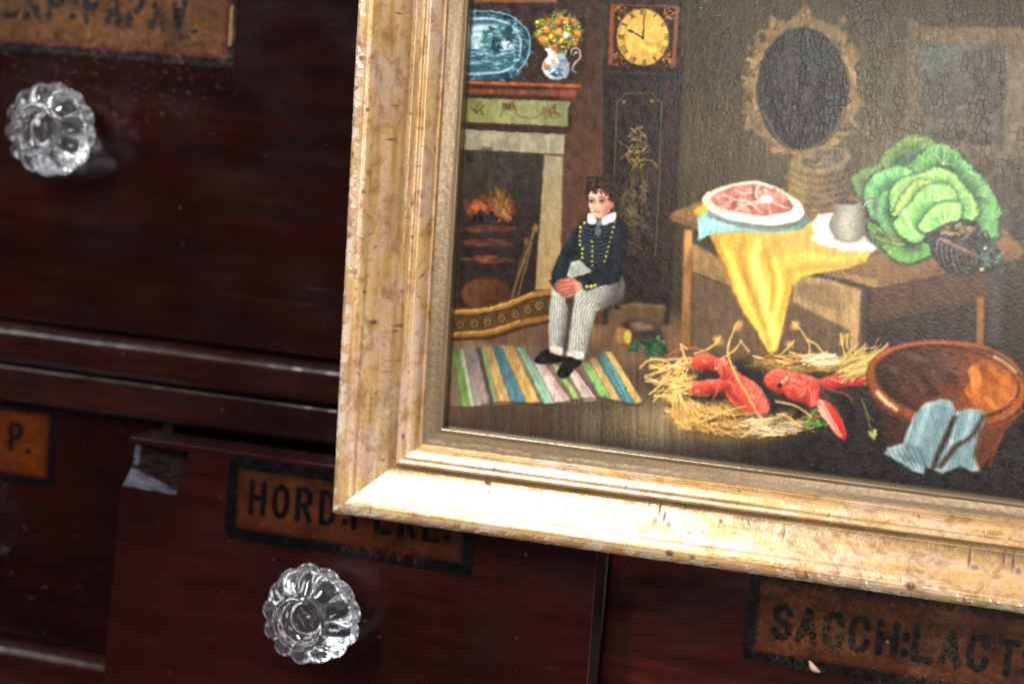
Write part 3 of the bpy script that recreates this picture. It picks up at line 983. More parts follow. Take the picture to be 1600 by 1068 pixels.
def paint_kitchen():
    e = Easel(655, -290, 1900, 840, 1.0, (52, 44, 34))
    e.blend = 1.7
    X, Y = np.meshgrid(np.arange(e.w) + e.x0, np.arange(e.h) + e.y0)
    sh = (e.h, e.w)
    r = e.r
    # walls, lighter over the table, dark above and to the right
    n = fbm(sh, 90, 60, 1, 5)[..., None]; st = fbm(sh, 120, 5, 2, 3)[..., None]
    wall = np.array((55, 45, 28.0)) * (.55 + .5 * n + .4 * st)
    lift = np.exp(-((X - 1330) / 300.0) ** 2 - ((Y - 240) / 190.0) ** 2)[..., None]
    wall = wall + lift * np.array((30, 26, 17.0))
    e.a = wall
    # floor
    fl = np.clip((Y - (470 + (X - 700) * .02)) / 40.0, 0, 1)[..., None] * np.clip((1120 - X) / 60.0 + .0, 0, 1)[..., None]
    e.a = e.a * (1 - fl) + np.array((112, 84, 60.0)) * (.6 + .5 * n + .3 * st) * fl
    lowd = np.clip((Y - (560 + (X - 1000) * .08)) / 70.0, 0, 1)[..., None] * np.clip((X - 700) / 250.0, .0, 1)[..., None]
    e.a = e.a * (1 - lowd) + np.array((34, 28, 29.0)) * (.5 + .6 * n + .4 * st) * lowd
    front = np.exp(-((X - 1045) / 165.0) ** 2 - ((Y - 655) / 50.0) ** 2)[..., None]
    e.a = e.a * (1 - .85 * front) + np.array((150, 128, 90.0)) * (.7 + .6 * st) * front * .85
    corner = np.clip(1 - np.hypot((X - 700) / 190.0, (Y - 670) / 45.0), 0, 1)[..., None]
    e.a = e.a * (1 - .6 * corner) + np.array((52, 44, 46.0)) * corner * .6

    # ---- chimney breast
    e.view(700, 0, 3.747)
    e.poly([(60, -900), (900, -900), (905, 1900), (60, 1900)], e.grad((150, 0), (44, 24, 16), (900, 900), (88, 55, 36)), 4, var=.3)
    e.poly([(100, -500), (790, -500), (800, 470), (100, 470)], e.grad((160, 0), (40, 20, 14), (800, 300), (58, 34, 22)), 4, var=.35)
    e.poly([(140, -12), (640, -6), (630, 14), (140, 16)], (128, 78, 34), 3)
    e.poly([(140, -40), (660, -36), (640, -10), (140, -12)], (58, 28, 16), 3)
    # platter
    plat = [(-60, 80), (60, 68), (150, 64), (250, 65), (345, 85), (408, 124), (455, 172), (478, 235), (472, 310), (446, 372), (404, 420), (372, 454), (300, 468), (150, 472), (-60, 470)]
    e.poly(plat, (34, 78, 96), 3, var=.3)
    for q in plat[1:-1]:
        for w_ in np.linspace(0, 1, 4):
            e.dabs(4, q[0] * .93 + 20, q[1] * .93 + 19, 26, 22, 13, [(22, 52, 78), (56, 108, 122), (18, 40, 64), (74, 128, 134)], alpha=.7)
    e.line([(60, 70), (150, 66), (250, 67), (345, 86), (408, 125), (455, 173), (477, 237), (471, 310), (446, 370), (404, 418)], 5, (176, 192, 186), 2)
    e.poly([(-60, 108), (60, 104), (250, 103), (345, 127), (405, 176), (432, 250), (420, 335), (375, 400), (300, 432), (60, 442), (-60, 440)], (180, 198, 198), 4)
    e.poly([(-60, 120), (60, 116), (250, 115), (338, 138), (394, 184), (419, 250), (407, 330), (366, 390), (296, 420), (60, 430), (-60, 430)], (52, 96, 112), 4, var=.3)
    e.dabs(60, 250, 270, 170, 140, 14, [(40, 86, 104), (80, 130, 140), (30, 66, 90)], alpha=.5)
    e.poly([(-60, 150), (270, 145), (325, 160), (350, 220), (392, 280), (388, 340), (335, 366), (60, 376), (-60, 376)], (158, 180, 186), 8, var=.35)
    e.dabs(60, 190, 200, 80, 50, 15, [(176, 194, 200), (150, 176, 184), (120, 158, 166)], ang=(-25, 25), alpha=.5)
    e.dabs(90, 275, 225, 80, 66, 12, [(72, 122, 116), (46, 94, 98), (98, 146, 140), (50, 84, 100)], alpha=.7)
    e.dabs(170, 260, 335, 150, 62, 10, [(36, 88, 106), (130, 160, 170), (28, 70, 94), (84, 132, 142), (50, 104, 118)], ang=(-15, 15), aspect=3.5, alpha=.7)
    e.dabs(40, 285, 270, 32, 42, 10, [(18, 50, 72), (26, 66, 86)], alpha=.8)
    e.dabs(60, 358, 205, 26, 52, 10, [(16, 50, 64), (30, 74, 82), (24, 60, 80)], alpha=.8)
    e.dabs(14, 330, 265, 24, 24, 8, [(200, 210, 212)], alpha=.7)
    e.dabs(40, 395, 250, 14, 110, 9, [(30, 70, 92), (150, 180, 184)], ang=(-10, 40), aspect=2, alpha=.6)
    # flowers in the jug
    e.dabs(170, 645, 180, 140, 112, 17, [(52, 62, 28), (38, 46, 24), (70, 78, 34), (84, 72, 30)], alpha=.7)
    e.dabs(150, 640, 185, 135, 105, 12, [(150, 130, 40), (96, 110, 40), (180, 120, 40), (120, 100, 36)], alpha=.8)
    for x, y, s, c in ((575, 172, 22, (226, 122, 44)), (555, 228, 24, (222, 118, 38)), (648, 186, 20, (210, 128, 52)), (690, 122, 18, (206, 112, 48)), (640, 130, 16, (190, 110, 44)),
                       (690, 205, 20, (190, 190, 178)), (760, 195, 17, (196, 130, 44)), (735, 118, 15, (190, 120, 60)), (620, 268, 15, (200, 70, 40)), (740, 255, 16, (170, 90, 36)), (518, 130, 10, (222, 208, 60)), (600, 215, 12, (224, 200, 54)), (660, 240, 14, (220, 190, 50))):
        e.oval(x, y, s, s * .9, c, soft=4, var=.3); e.oval(x - 3, y - 3, s * .4, s * .35, tuple(min(255, q * 1.25) for q in c), soft=3)
    e.dabs(80, 640, 190, 135, 100, 6, [(232, 210, 70), (226, 150, 60), (210, 210, 150), (120, 150, 90)], alpha=.85, aspect=1.5)
    e.line([(718, 318), (722, 292), (745, 284), (770, 300), (766, 345), (740, 372), (726, 410), (750, 425)], 11, (168, 150, 142), 2, taper=[.6, 1, 1, 1, 1, .8, .6])
    e.line([(735, 322), (742, 308), (757, 312)], 7, (196, 182, 178), 2)
    e.poly([(560, 288), (590, 280), (612, 292), (690, 296), (688, 332), (708, 372), (712, 408), (694, 446), (650, 468), (600, 464), (564, 438), (548, 400), (556, 356), (580, 330), (578, 304)], e.grad((550, 380), (210, 214, 210), (712, 400), (112, 128, 140)), 3, smooth=True)
    e.dabs(36, 632, 392, 72, 60, 11, [(70, 100, 130), (96, 140, 160), (230, 232, 224), (190, 150, 90)], alpha=.8)
    e.oval(574, 388, 17, 14, (196, 112, 44), soft=3)
    e.dabs(10, 640, 440, 34, 10, 9, [(40, 62, 110)], ang=(-20, 20), alpha=.9)
    e.dabs(12, 650, 300, 34, 14, 11, [(60, 130, 84), (80, 160, 100), (196, 70, 40)], alpha=.9)
    # mantelshelf, green frieze, marble
    e.poly([(60, 468), (775, 494), (768, 520), (745, 545), (720, 590), (60, 575)], (58, 26, 15), 3, var=.35)
    e.poly([(60, 470), (775, 494), (768, 516), (60, 490)], (156, 84, 42), 3, var=.4)
    e.poly([(60, 518), (752, 532), (738, 566), (60, 548)], (120, 66, 34), 4, var=.5)
    e.poly([(600, 520), (768, 520), (735, 588), (600, 560)], (150, 62, 38), 9, .6)
    e.poly([(60, 572), (715, 594), (712, 745), (60, 716)], e.grad((130, 600), (122, 122, 72), (712, 700), (116, 124, 80), mid=(140, 140, 92)), 3, var=.22)
    e.line([(180, 612), (150, 640), (130, 628)], 9, (86, 84, 40), 4); e.dabs(14, 172, 640, 26, 30, 12, [(92, 84, 40), (104, 92, 44)], alpha=.7)
    e.line([(300, 686), (330, 640), (352, 620), (380, 640), (400, 672), (450, 690), (510, 690), (545, 660), (580, 640)], 9, (112, 92, 46), 4, .85)
    e.dabs(24, 360, 625, 44, 26, 11, [(116, 88, 48), (100, 88, 42)], alpha=.7); e.dabs(24, 590, 655, 44, 34, 12, [(110, 80, 44), (124, 104, 52)], alpha=.8)
    e.line([(180, 640), (200, 670)], 10, (108, 88, 44), 4); e.line([(620, 690), (660, 680)], 9, (110, 90, 46), 4)
    e.poly([(700, 640), (722, 600), (716, 748), (702, 748)], (50, 36, 20), 3)
    e.poly([(60, 716), (712, 745), (696, 786), (60, 756)], (62, 32, 24), 4)
    e.poly([(60, 756), (684, 788), (676, 905), (60, 876)], (146, 138, 112), 3, var=.25)
    for q in ([(150, 800), (180, 830), (160, 860)], [(460, 782), (540, 800), (566, 836)], [(640, 790), (610, 840), (600, 880)], [(330, 850), (350, 800), (400, 790)]): e.line(q, 7, (110, 112, 96), 6, .6)
    e.poly([(60, 876), (560, 902), (520, 1900), (60, 1900)], e.grad((300, 900), (52, 48, 42), (300, 1500), (44, 28, 24)), 4, var=.35)
    e.view(690, 200, 3.56)
    e.poly([(568, 150), (680, 158), (664, 640), (640, 900), (516, 900), (540, 560)], e.grad((560, 200), (144, 132, 100), (640, 860), (160, 132, 86)), 4, var=.22)
    e.poly([(672, 160), (690, 120), (700, 560), (664, 640)], (84, 56, 38), 5)
    # fire
    e.dabs(90, 250, 290, 130, 130, 38, [(62, 56, 46), (48, 40, 34), (70, 64, 50)], alpha=.3, ang=(60, 120))
    e.dabs(80, 270, 445, 130, 62, 26, [(112, 52, 22), (90, 40, 18), (140, 70, 24)], alpha=.5, ang=(50, 130))
    e.dabs(80, 280, 460, 112, 44, 16, [(160, 76, 32), (170, 96, 40), (130, 56, 26)], alpha=.3, ang=(50, 130), aspect=3)
    e.dabs(34, 320, 410, 66, 60, 12, [(206, 150, 54), (150, 110, 40)], alpha=.5, ang=(60, 120), aspect=4)
    e.dabs(22, 320, 480, 60, 26, 13, [(206, 140, 64), (214, 160, 80)], alpha=.4, ang=(40, 140), aspect=2.5)
    e.dabs(12, 200, 440, 40, 18, 13, [(232, 110, 50)], alpha=.7)
    e.poly([(110, 524), (420, 530), (418, 556), (110, 550)], (30, 18, 18), 5)
    e.dabs(26, 240, 505, 60, 22, 17, [(30, 22, 28), (20, 18, 26)], alpha=.9)
    for y in (562, 640, 730):
        e.dabs(34, 260, y, 130, 18, 15, [(140, 62, 30), (168, 84, 38), (100, 46, 28)], ang=(-10, 10), aspect=3, alpha=.35)
        e.poly([(110, y + 22), (440, y + 30), (440, y + 58), (110, y + 52)], (42, 26, 26), 7)
    e.oval(245, 925, 140, 95, e.grad((120, 840), (112, 66, 34), (330, 960), (74, 40, 24)), soft=6, var=.3)
    e.poly([(110, 280), (430, 280), (430, 780), (110, 780)], (52, 36, 30), 60, .38)
    e.line([(515, 560), (490, 640), (440, 780), (388, 945)], 13, (126, 100, 50), 3); e.line([(470, 640), (430, 770), (398, 930)], 8, (92, 74, 40), 3)
    e.line([(500, 640), (460, 790), (416, 950)], 11, (110, 88, 44), 3); e.oval(518, 560, 16, 24, (120, 96, 54), soft=4); e.oval(470, 632, 14, 22, (110, 76, 44), soft=4)
    # fender
    e.view(690, 420, 3.56)
    e.poly([(60, 222), (250, 205), (400, 160), (510, 128), (612, 125), (600, 290), (450, 330), (280, 385), (60, 400)], (88, 62, 32), 4, var=.3)
    e.line([(60, 245), (240, 232), (390, 190), (500, 145), (612, 132)], 32, (150, 108, 44), 3); e.line([(60, 238), (240, 224), (390, 180), (500, 138)], 7, (206, 162, 74), 2)
    e.line([(60, 262), (240, 250), (390, 210), (500, 166), (600, 150)], 7, (56, 36, 22), 3)
    e.line([(60, 366), (260, 352), (430, 300), (590, 272)], 30, (142, 100, 42), 3); e.line([(60, 360), (260, 344), (430, 294)], 6, (200, 152, 72), 2)
    e.line([(60, 394), (270, 384), (440, 330), (590, 292)], 10, (50, 32, 22), 4)
    for i, (x, y) in enumerate(((100, 310), (175, 305), (250, 296), (330, 275), (405, 250), (475, 228), (540, 205))):
        e.oval(x, y, 27, 30, (44, 30, 22), soft=3); e.oval(x, y, 22, 25, (144, 106, 52), soft=3); e.oval(x, y, 13, 15, (60, 42, 28), soft=3); e.oval(x - 2, y - 2, 5, 6, (150, 118, 62), soft=2)
    e.line([(240, 200), (340, 165), (440, 120), (500, 105)], 5, (50, 36, 26), 3, .5)

    # ---- long-case clock
    e.view(700, 0, 3.747)
    e.poly([(905, 330), (1380, 330), (1290, 1900), (905, 1900)], (40, 27, 24), 5, var=.35)
    e.poly([(930, -60), (1370, -60), (1352, 420), (915, 400)], (52, 28, 18), 4, var=.4)
    e.poly([(910, 395), (1370, 405), (1345, 470), (920, 462)], (32, 18, 15), 4)
    e.poly([(930, 418), (1360, 430), (1352, 442), (930, 432)], (66, 38, 26), 3)
    e.poly([(975, 30), (1325, 38), (1312, 395), (968, 385)], (44, 24, 14), 3)
    for q in ((1010, 70), (1300, 70), (1290, 360), (1000, 350)):
        e.dabs(26, q[0], q[1], 40, 46, 9, [(150, 98, 34), (96, 56, 24), (180, 120, 44)], alpha=.75)
    e.poly([(948, 28), (972, 30), (962, 385), (934, 380)], (128, 66, 32), 3, var=.3); e.poly([(1328, 40), (1352, 42), (1330, 385), (1306, 385)], (134, 82, 42), 3, var=.3)
    e.line([(950, 28), (1350, 40)], 9, (120, 76, 34), 3)
    e.oval(1138, 218, 160, 173, (58, 34, 12), soft=4); e.oval(1138, 218, 153, 167, e.grad((1000, 60), (168, 128, 52), (1240, 380), (190, 148, 58), mid=(206, 166, 74)), soft=3, var=.25)
    e.dabs(60, 1138, 218, 140, 155, 20, [(206, 168, 82), (176, 132, 54), (220, 184, 96)], alpha=.3)
    e.line([(1138 + 112 * math.cos(t), 218 + 124 * math.sin(t)) for t in np.linspace(2.2, 4.3, 12)], 3, (110, 78, 30), 2, .7)
    nums = ['XII', 'I', 'II', 'III', 'IIII', 'V', 'VI', 'VII', 'VIII', 'IX', 'X', 'XI']
    for i, s_ in enumerate(nums):
        t = math.radians(i * 30 - 90); cx, cy = 1143 + 134 * math.cos(t), 218 + 147 * math.sin(t)
        rd = np.array((math.cos(t), math.sin(t))); tg = np.array((-rd[1], rd[0])); x = -(len(s_) - 1) * 6.5
        for ch in s_:
            c0 = np.array((cx, cy)) + tg * x
            if ch == 'I': segs = [(0, 0)]
            elif ch == 'V': segs = [(-4, 0), (4, 0)]
            else: segs = [(-6, 6), (6, -6)]
            for a_, b_ in segs: e.line([tuple(c0 - rd * 13 + tg * a_), tuple(c0 + rd * 13 + tg * b_)], 4.2, (40, 26, 12), 2, .9, smooth=False)
            x += 13
    e.line([(1138, 222), (1142, 160), (1146, 92)], 6, (34, 24, 16), 2); e.line([(1136, 222), (1085, 192), (1050, 176)], 7, (34, 24, 16), 2); e.oval(1068, 184, 15, 8, (30, 22, 14), 28, 2)
    e.oval(1136, 222, 8, 8, (24, 16, 12), soft=2)
    e.line([(965, 1900), (968, 1100), (985, 596), (1012, 580), (1028, 546), (1200, 546), (1216, 584), (1246, 600), (1232, 1100), (1210, 1500)], 9, (92, 88, 44), 2, .85, smooth=False)
    e.poly([(1262, 470), (1340, 470), (1290, 1700), (1238, 1700)], (58, 34, 28), 6, .8)
    e.oval(1026, 596, 10, 10, (150, 130, 70), soft=3); e.oval(1192, 592, 10, 10, (130, 112, 60), soft=3)
    gold = [(150, 124, 62), (122, 100, 48), (92, 92, 50), (170, 140, 80)]
    for q in ([(1130, 1000), (1110, 880), (1100, 750)], [(1130, 900), (1160, 830), (1150, 780)], [(1100, 780), (1060, 800)], [(1100, 750), (1160, 800)], [(1000, 830), (1060, 880), (1010, 930)], [(1130, 860), (1180, 880)], [(1040, 900), (1060, 950)], [(1110, 740), (1085, 770)]):
        e.line(q, 7, gold[r.integers(4)], 3, .85)
    e.dabs(70, 1110, 860, 60, 130, 7, gold, ang=(-60, 60), aspect=3, alpha=.7)
    e.line([(1075, 1000), (1110, 945), (1190, 940), (1220, 980)], 9, (140, 110, 56), 4)
    for x in range(1080, 1220, 17): e.line([(x, 985), (x - 8, 1090)], 5, (116, 92, 48), 3, .8)
    e.view(690, 200, 3.56)
    e.dabs(110, 1080, 440, 90, 170, 13, [(84, 74, 40), (100, 88, 46), (64, 58, 36), (120, 104, 56)], alpha=.45, ang=(30, 150), aspect=2.5)
    e.dabs(40, 1090, 620, 80, 120, 11, [(70, 58, 40), (92, 76, 44)], alpha=.5)

    # ---- boy on a stool, hands clasped
    e.poly([(985, 990), (1060, 970), (1240, 985), (1240, 1010), (1010, 1010)], (112, 92, 48), 5, var=.3)
    e.poly([(930, 1010), (1240, 1008), (1240, 1090), (930, 1090)], (86, 58, 40), 6, var=.3)
    e.view(690, 420, 3.56)
    e.poly([(920, 250), (1010, 215), (1230, 220), (1225, 300), (1010, 300), (925, 430)], (102, 76, 52), 8, .8, var=.3)
    e.oval(1110, 345, 120, 68, e.grad((1010, 300), (60, 44, 34), (1200, 380), (84, 62, 48)), soft=7); e.oval(1110, 320, 62, 24, (140, 116, 94), 10, soft=9, alpha=.7); e.oval(1170, 380, 62, 38, (56, 42, 34), soft=8)
    e.oval(1002, 380, 46, 54, (116, 84, 44), soft=5); e.oval(996, 372, 36, 44, (150, 112, 60), soft=5, var=.4); e.oval(1034, 378, 20, 38, (206, 170, 60), soft=5)
    e.dabs(40, 1180, 440, 60, 46, 18, [(44, 76, 52), (60, 96, 62), (30, 56, 40)], alpha=.85); e.dabs(12, 1075, 430, 22, 30, 14, [(44, 84, 56)], alpha=.9); e.line([(1080, 410), (1120, 395), (1150, 400)], 8, (60, 84, 54), 4)
    # rug
    e.poly([(55, 470), (100, 440), (300, 425), (560, 425), (900, 452), (1110, 720), (1075, 755), (960, 735), (850, 735), (700, 748), (560, 745), (330, 745), (200, 765), (50, 770)], (120, 100, 82), 8, var=.25)
    stripes = [(60, 60, 30, (110, 140, 62)), (66, 470, 150, (96, 128, 46)), (110, 450, 0, 0)]
    bands = [((60, 470), (95, 455), (168, 765), (110, 768), (116, 160, 56)), ((95, 455), (120, 448), (190, 762), (160, 765), (176, 190, 150)), ((120, 448), (190, 440), (275, 760), (182, 765), (150, 128, 116)),
             ((190, 440), (214, 438), (292, 756), (268, 758), (104, 72, 76)), ((214, 438), (238, 436), (316, 752), (290, 756), (128, 170, 84)), ((238, 436), (280, 434), (388, 748), (314, 752), (208, 158, 74)),
             ((280, 434), (330, 430), (472, 746), (384, 748), (70, 130, 146)), ((330, 430), (392, 428), (542, 742), (470, 746), (216, 166, 68)), ((410, 432), (462, 450), (632, 748), (570, 752), (138, 190, 150)),
             ((500, 510), (560, 520), (716, 738), (630, 748), (206, 178, 160)), ((600, 520), (640, 535), (768, 722), (738, 730), (166, 206, 92)), ((690, 560), (740, 560), (868, 730), (790, 736), (212, 184, 166)), ((740, 558), (770, 556), (882, 722), (866, 728), (130, 84, 88)),
             ((770, 520), (818, 520), (950, 726), (880, 712), (136, 196, 92)), ((818, 505), (858, 500), (996, 738), (946, 728), (220, 176, 84)), ((858, 480), (905, 472), (1076, 750), (1008, 742), (66, 142, 150)), ((905, 460), (940, 462), (1116, 742), (1076, 750), (228, 180, 78))]
    for a_, b_, c_, d_, col in bands:
        t_ = tuple(q * .55 for q in col)
        gq = sum(col) / 3; col = tuple(.72 * q + .28 * gq for q in col)
        e.poly([a_, b_, c_, d_], e.grad((0, 430), tuple(q * .74 for q in col), (60, 750), col), 3.5, var=.3)
        e.line([a_, d_], 4, t_, 2, .55)
        m0 = ((a_[0] + b_[0]) / 2, (a_[1] + b_[1]) / 2); m1 = ((c_[0] + d_[0]) / 2, (c_[1] + d_[1]) / 2)
        e.line([m0, m1], 3, tuple(q * .75 for q in col), 3, .6)
    for q in ((560, 540, 690, 742), (575, 535, 700, 740), (730, 570, 845, 730), (130, 460, 225, 762), (940, 520, 1040, 745)): e.line([(q[0], q[1]), (q[2], q[3])], 4, (140, 84, 86) if q[0] != 940 else (130, 196, 190), 3, .7)
    e.line([(50, 772), (200, 768), (330, 742), (480, 752), (600, 756), (760, 728), (880, 722), (1000, 745), (1085, 758), (1118, 742)], 9, (58, 44, 40), 5, .8)
    e.poly([(560, 380), (900, 420), (880, 520), (760, 540), (620, 520), (480, 470)], (86, 66, 50), 26, .75)
    # trousers
    e.poly([(612, 110), (680, 150), (705, 240), (690, 380), (668, 452), (600, 440), (594, 320), (600, 210)], e.grad((594, 300), (186, 188, 176), (705, 320), (84, 80, 76), mid=(176, 176, 166)), 4, smooth=False)
    e.poly([(800, 90), (1000, 40), (1022, 90), (1010, 160), (960, 196), (856, 240), (830, 360), (800, 470), (700, 460), (706, 350), (722, 220), (735, 140)], e.grad((706, 260), (186, 188, 174), (900, 330), (90, 84, 76), mid=(184, 184, 170)), 4)
    e.poly([(690, 160), (740, 120), (724, 240), (706, 380), (690, 470), (676, 450), (696, 330), (706, 240)], (62, 54, 52), 5, .9)
    for i in range(7):
        x = 606 + i * 14; e.line([(x + 10, 150), (x + 4, 260), (x, 340), (x + 2, 440)], 3.8, (78, 76, 76), 2, .65)
    for i in range(8):
        x = 730 + i * 15; e.line([(x + 60 + i * 14, 120 - i * 6), (x + 6 + i * 3, 190 + i * 3), (x - 8, 320), (x - 22 + i * 2, 455)], 3.8, (78, 76, 76), 2, .65)
    for i in range(5): e.line([(800, 130 + i * 16), (900, 90 + i * 17), (1000, 60 + i * 20)], 3, (92, 90, 86), 2, .6)
    e.line([(860, 240), (836, 340), (806, 470)], 6, (96, 84, 48), 3, .8); e.poly([(860, 195), (1010, 140), (1010, 190), (880, 250)], (80, 72, 64), 9, .5)
    # shoes and cuffs
    e.poly([(602, 432), (668, 440), (664, 480), (610, 470)], (196, 190, 180), 4, smooth=True); e.poly([(700, 458), (784, 462), (782, 505), (706, 492)], (196, 190, 182), 4, smooth=True)
    e.poly([(512, 508), (540, 478), (585, 446), (610, 470), (690, 492), (690, 512), (640, 522), (590, 528), (530, 528)], (22, 18, 20), 3, smooth=True)
    e.poly([(640, 588), (650, 552), (690, 505), (714, 492), (770, 512), (772, 535), (735, 560), (700, 602), (660, 608)], (24, 19, 20), 3, smooth=True)
    e.oval(672, 576, 14, 6, (70, 64, 62), -50, 4, .6); e.oval(560, 500, 20, 6, (66, 58, 58), -25, 4, .6)
    # jacket
    e.view(690, 200, 3.56)
    e.poly([(700, 745), (770, 730), (840, 800), (720, 840), (690, 820)], (166, 172, 160), 4)
    for i in range(6): e.line([(705 + i * 4, 770 + i * 12), (780, 758 + i * 12), (830, 770 + i * 10)], 3, (96, 98, 92), 2, .7)
    jk = [(806, 505), (770, 525), (735, 565), (690, 640), (645, 720), (610, 800), (606, 850), (625, 890), (680, 850), (700, 800), (720, 740), (765, 735), (840, 800), (745, 835), (760, 880), (800, 905), (900, 875), (985, 860), (1020, 720), (1035, 620), (1030, 540), (985, 505), (930, 500), (870, 520)]
    e.poly(jk, e.grad((640, 600), (22, 32, 40), (1030, 640), (18, 22, 32), mid=(27, 35, 44)), 3, var=.35)
    e.line([(735, 570), (700, 660), (650, 760), (640, 830)], 30, (42, 58, 76), 10, .5); e.line([(960, 560), (985, 680), (960, 790), (860, 850)], 30, (38, 48, 68), 12, .5)
    e.line([(755, 560), (735, 660), (725, 740)], 6, (8, 12, 18), 4, .8); e.line([(945, 640), (925, 740), (840, 810), (760, 830)], 7, (8, 10, 16), 4, .8)
    for i in range(9):
        y = 545 + i * 22; e.line([(775 + i, y), (810, y + 16), (845, y + 22), (890, y + 20), (935 - i * 3, y + 6)], 3.2, (104, 122, 132), 2, .75)
    yb = (206, 208, 78)
    for i in range(9):
        e.oval(778 - 2 * (i > 2) + (4 if i > 5 else 0) - (10 if 0 < i < 6 else 0) + (14 if i == 0 else 0), 530 + i * 24, 7, 7, yb, soft=2, var=.3)
    for i in range(9): e.oval(960 - i * 7, 526 + i * 27, 6.5, 6.5, (196, 198, 76) if i % 2 else (150, 158, 64), soft=2)
    for i in range(6): e.oval(834 + (i % 2) * 2, 632 + i * 27, 6, 6, (186, 184, 74), soft=2)
    for x, y in ((806, 882), (828, 880), (848, 876)): e.oval(x, y, 10, 9, yb, soft=2)
    e.line([(600, 850), (625, 885)], 8, (12, 16, 20), 4); e.oval(628, 876, 6, 6, (150, 150, 70), soft=2)
    # hands
    sk = (196, 120, 96)
    e.poly([(625, 880), (645, 848), (690, 838), (730, 842), (770, 862), (782, 890), (760, 912), (725, 938), (690, 944), (650, 925), (630, 905)], e.grad((630, 900), (140, 82, 66), (770, 880), (206, 136, 112), mid=sk), 4, smooth=True, var=.3)
    for q in ([(640, 902), (690, 884), (730, 880)], [(648, 918), (700, 902), (735, 900)], [(664, 934), (710, 920), (740, 912)], [(650, 860), (690, 862), (720, 850)]): e.line(q, 5, (104, 54, 46), 3, .7)
    e.line([(660, 900), (700, 890)], 6, (222, 156, 134), 4, .5)
    # head
    hair = (46, 28, 20)
    e.poly([(800, 375), (802, 330), (830, 285), (875, 262), (925, 268), (965, 300), (980, 350), (970, 410), (945, 440), (930, 395), (905, 352), (850, 345), (820, 370), (812, 420)], hair, 4, smooth=True, var=.5)
    e.poly([(815, 380), (830, 352), (870, 340), (910, 352), (936, 392), (950, 410), (952, 438), (934, 458), (912, 490), (875, 502), (845, 490), (826, 462), (815, 420)], e.grad((820, 420), (224, 184, 162), (950, 430), (164, 108, 86), mid=(214, 160, 136)), 3, smooth=True)
    e.dabs(90, 885, 312, 92, 52, 11, [(58, 36, 24), (36, 20, 16), (76, 50, 34)], alpha=.7, aspect=2.4); e.dabs(34, 958, 370, 24, 56, 11, [(44, 26, 20), (62, 40, 28)], alpha=.75)
    e.dabs(18, 812, 352, 12, 40, 9, [(44, 28, 20)], alpha=.8)
    e.poly([(905, 440), (935, 430), (930, 462), (900, 492)], (150, 98, 80), 7, .6)
    for cx_, cy_ in ((828, 410), (888, 410)):
        e.oval(cx_, cy_ - 2, 17, 11, (120, 76, 62), soft=5, alpha=.8); e.oval(cx_, cy_, 10, 5.5, (196, 178, 166), soft=2); e.oval(cx_ - 1, cy_, 5.5, 5.5, (30, 22, 20), soft=2); e.line([(cx_ - 14, cy_ - 5), (cx_, cy_ - 9), (cx_ + 14, cy_ - 4)], 4, (52, 32, 26), 2)
        e.line([(cx_ - 17, cy_ - 20), (cx_, cy_ - 25), (cx_ + 18, cy_ - 17)], 5, (70, 42, 32), 3, .7)
    e.line([(856, 400), (846, 430), (840, 444), (850, 450), (866, 448)], 5, (156, 96, 78), 3, .85); e.oval(849, 436, 6, 10, (236, 196, 174), soft=4, alpha=.7)
    e.line([(842, 468), (858, 464), (876, 467)], 6, (150, 66, 58), 2); e.line([(846, 474), (872, 473)], 4, (196, 120, 104), 3, .7)
    e.oval(900, 452, 14, 12, (206, 138, 116), soft=8, alpha=.5); e.oval(946, 428, 8, 17, (176, 112, 92), 10, 3)
    # collar and neckerchief
    e.poly([(812, 480), (806, 505), (812, 532), (845, 538), (858, 512), (845, 492), (826, 476)], (220, 222, 214), 3, smooth=True); e.poly([(885, 508), (930, 480), (962, 468), (970, 495), (950, 522), (905, 540), (888, 532)], (214, 214, 206), 3, smooth=True)
    e.poly([(856, 516), (888, 512), (892, 530), (876, 550), (886, 580), (870, 606), (852, 590), (860, 552)], (108, 122, 132), 3); e.line([(872, 548), (868, 590)], 5, (56, 62, 70), 3)
    e.line([(845, 500), (870, 512), (895, 502)], 5, (120, 100, 92), 3, .7)

    # ---- wall of the far side: mirror and picture
    e.view(1040, 0, 2.857)
    gm = [(118, 92, 52), (140, 108, 64), (98, 76, 44), (156, 122, 74)]
    e.oval(610, 400, 245, 305, (104, 80, 48), soft=5, var=.4)
    e.dabs(300, 610, 400, 236, 292, 20, gm, alpha=.5)
    for a_ in range(0, 360, 9):
        t = math.radians(a_); rr_ = 1 + .03 * r.normal()
        e.dabs(3, 610 + 236 * rr_ * math.cos(t), 400 + 296 * rr_ * math.sin(t), 18, 18, 20, gm, alpha=.7)
    for pts in ([(560, 110), (590, 60), (625, 18), (655, 70), (700, 110), (640, 128)], [(465, 70), (500, 100), (480, 135), (520, 120), (560, 90), (560, 130), (470, 180)], [(800, 75), (770, 100), (800, 150), (740, 110), (690, 100), (720, 150), (800, 200)], [(400, 150), (440, 130), (470, 150), (430, 190), (440, 230), (400, 210)], [(345, 380), (390, 350), (400, 420), (350, 400)], [(350, 530), (400, 520), (430, 590), (380, 570)], [(830, 190), (860, 260), (820, 300), (810, 220)], [(840, 400), (866, 470), (830, 520)]):
        e.poly(pts, (124, 98, 58), 4, .9, smooth=True, var=.5)
    e.oval(430, 170, 16, 22, (60, 52, 38), soft=5); e.oval(790, 120, 16, 20, (60, 52, 38), soft=5)
    e.oval(610, 400, 205, 278, (30, 28, 24), soft=4, var=.4)
    e.poly([(470, 250), (560, 160), (680, 160), (760, 240), (740, 300), (600, 330), (480, 310)], (46, 50, 58), 40, .7)
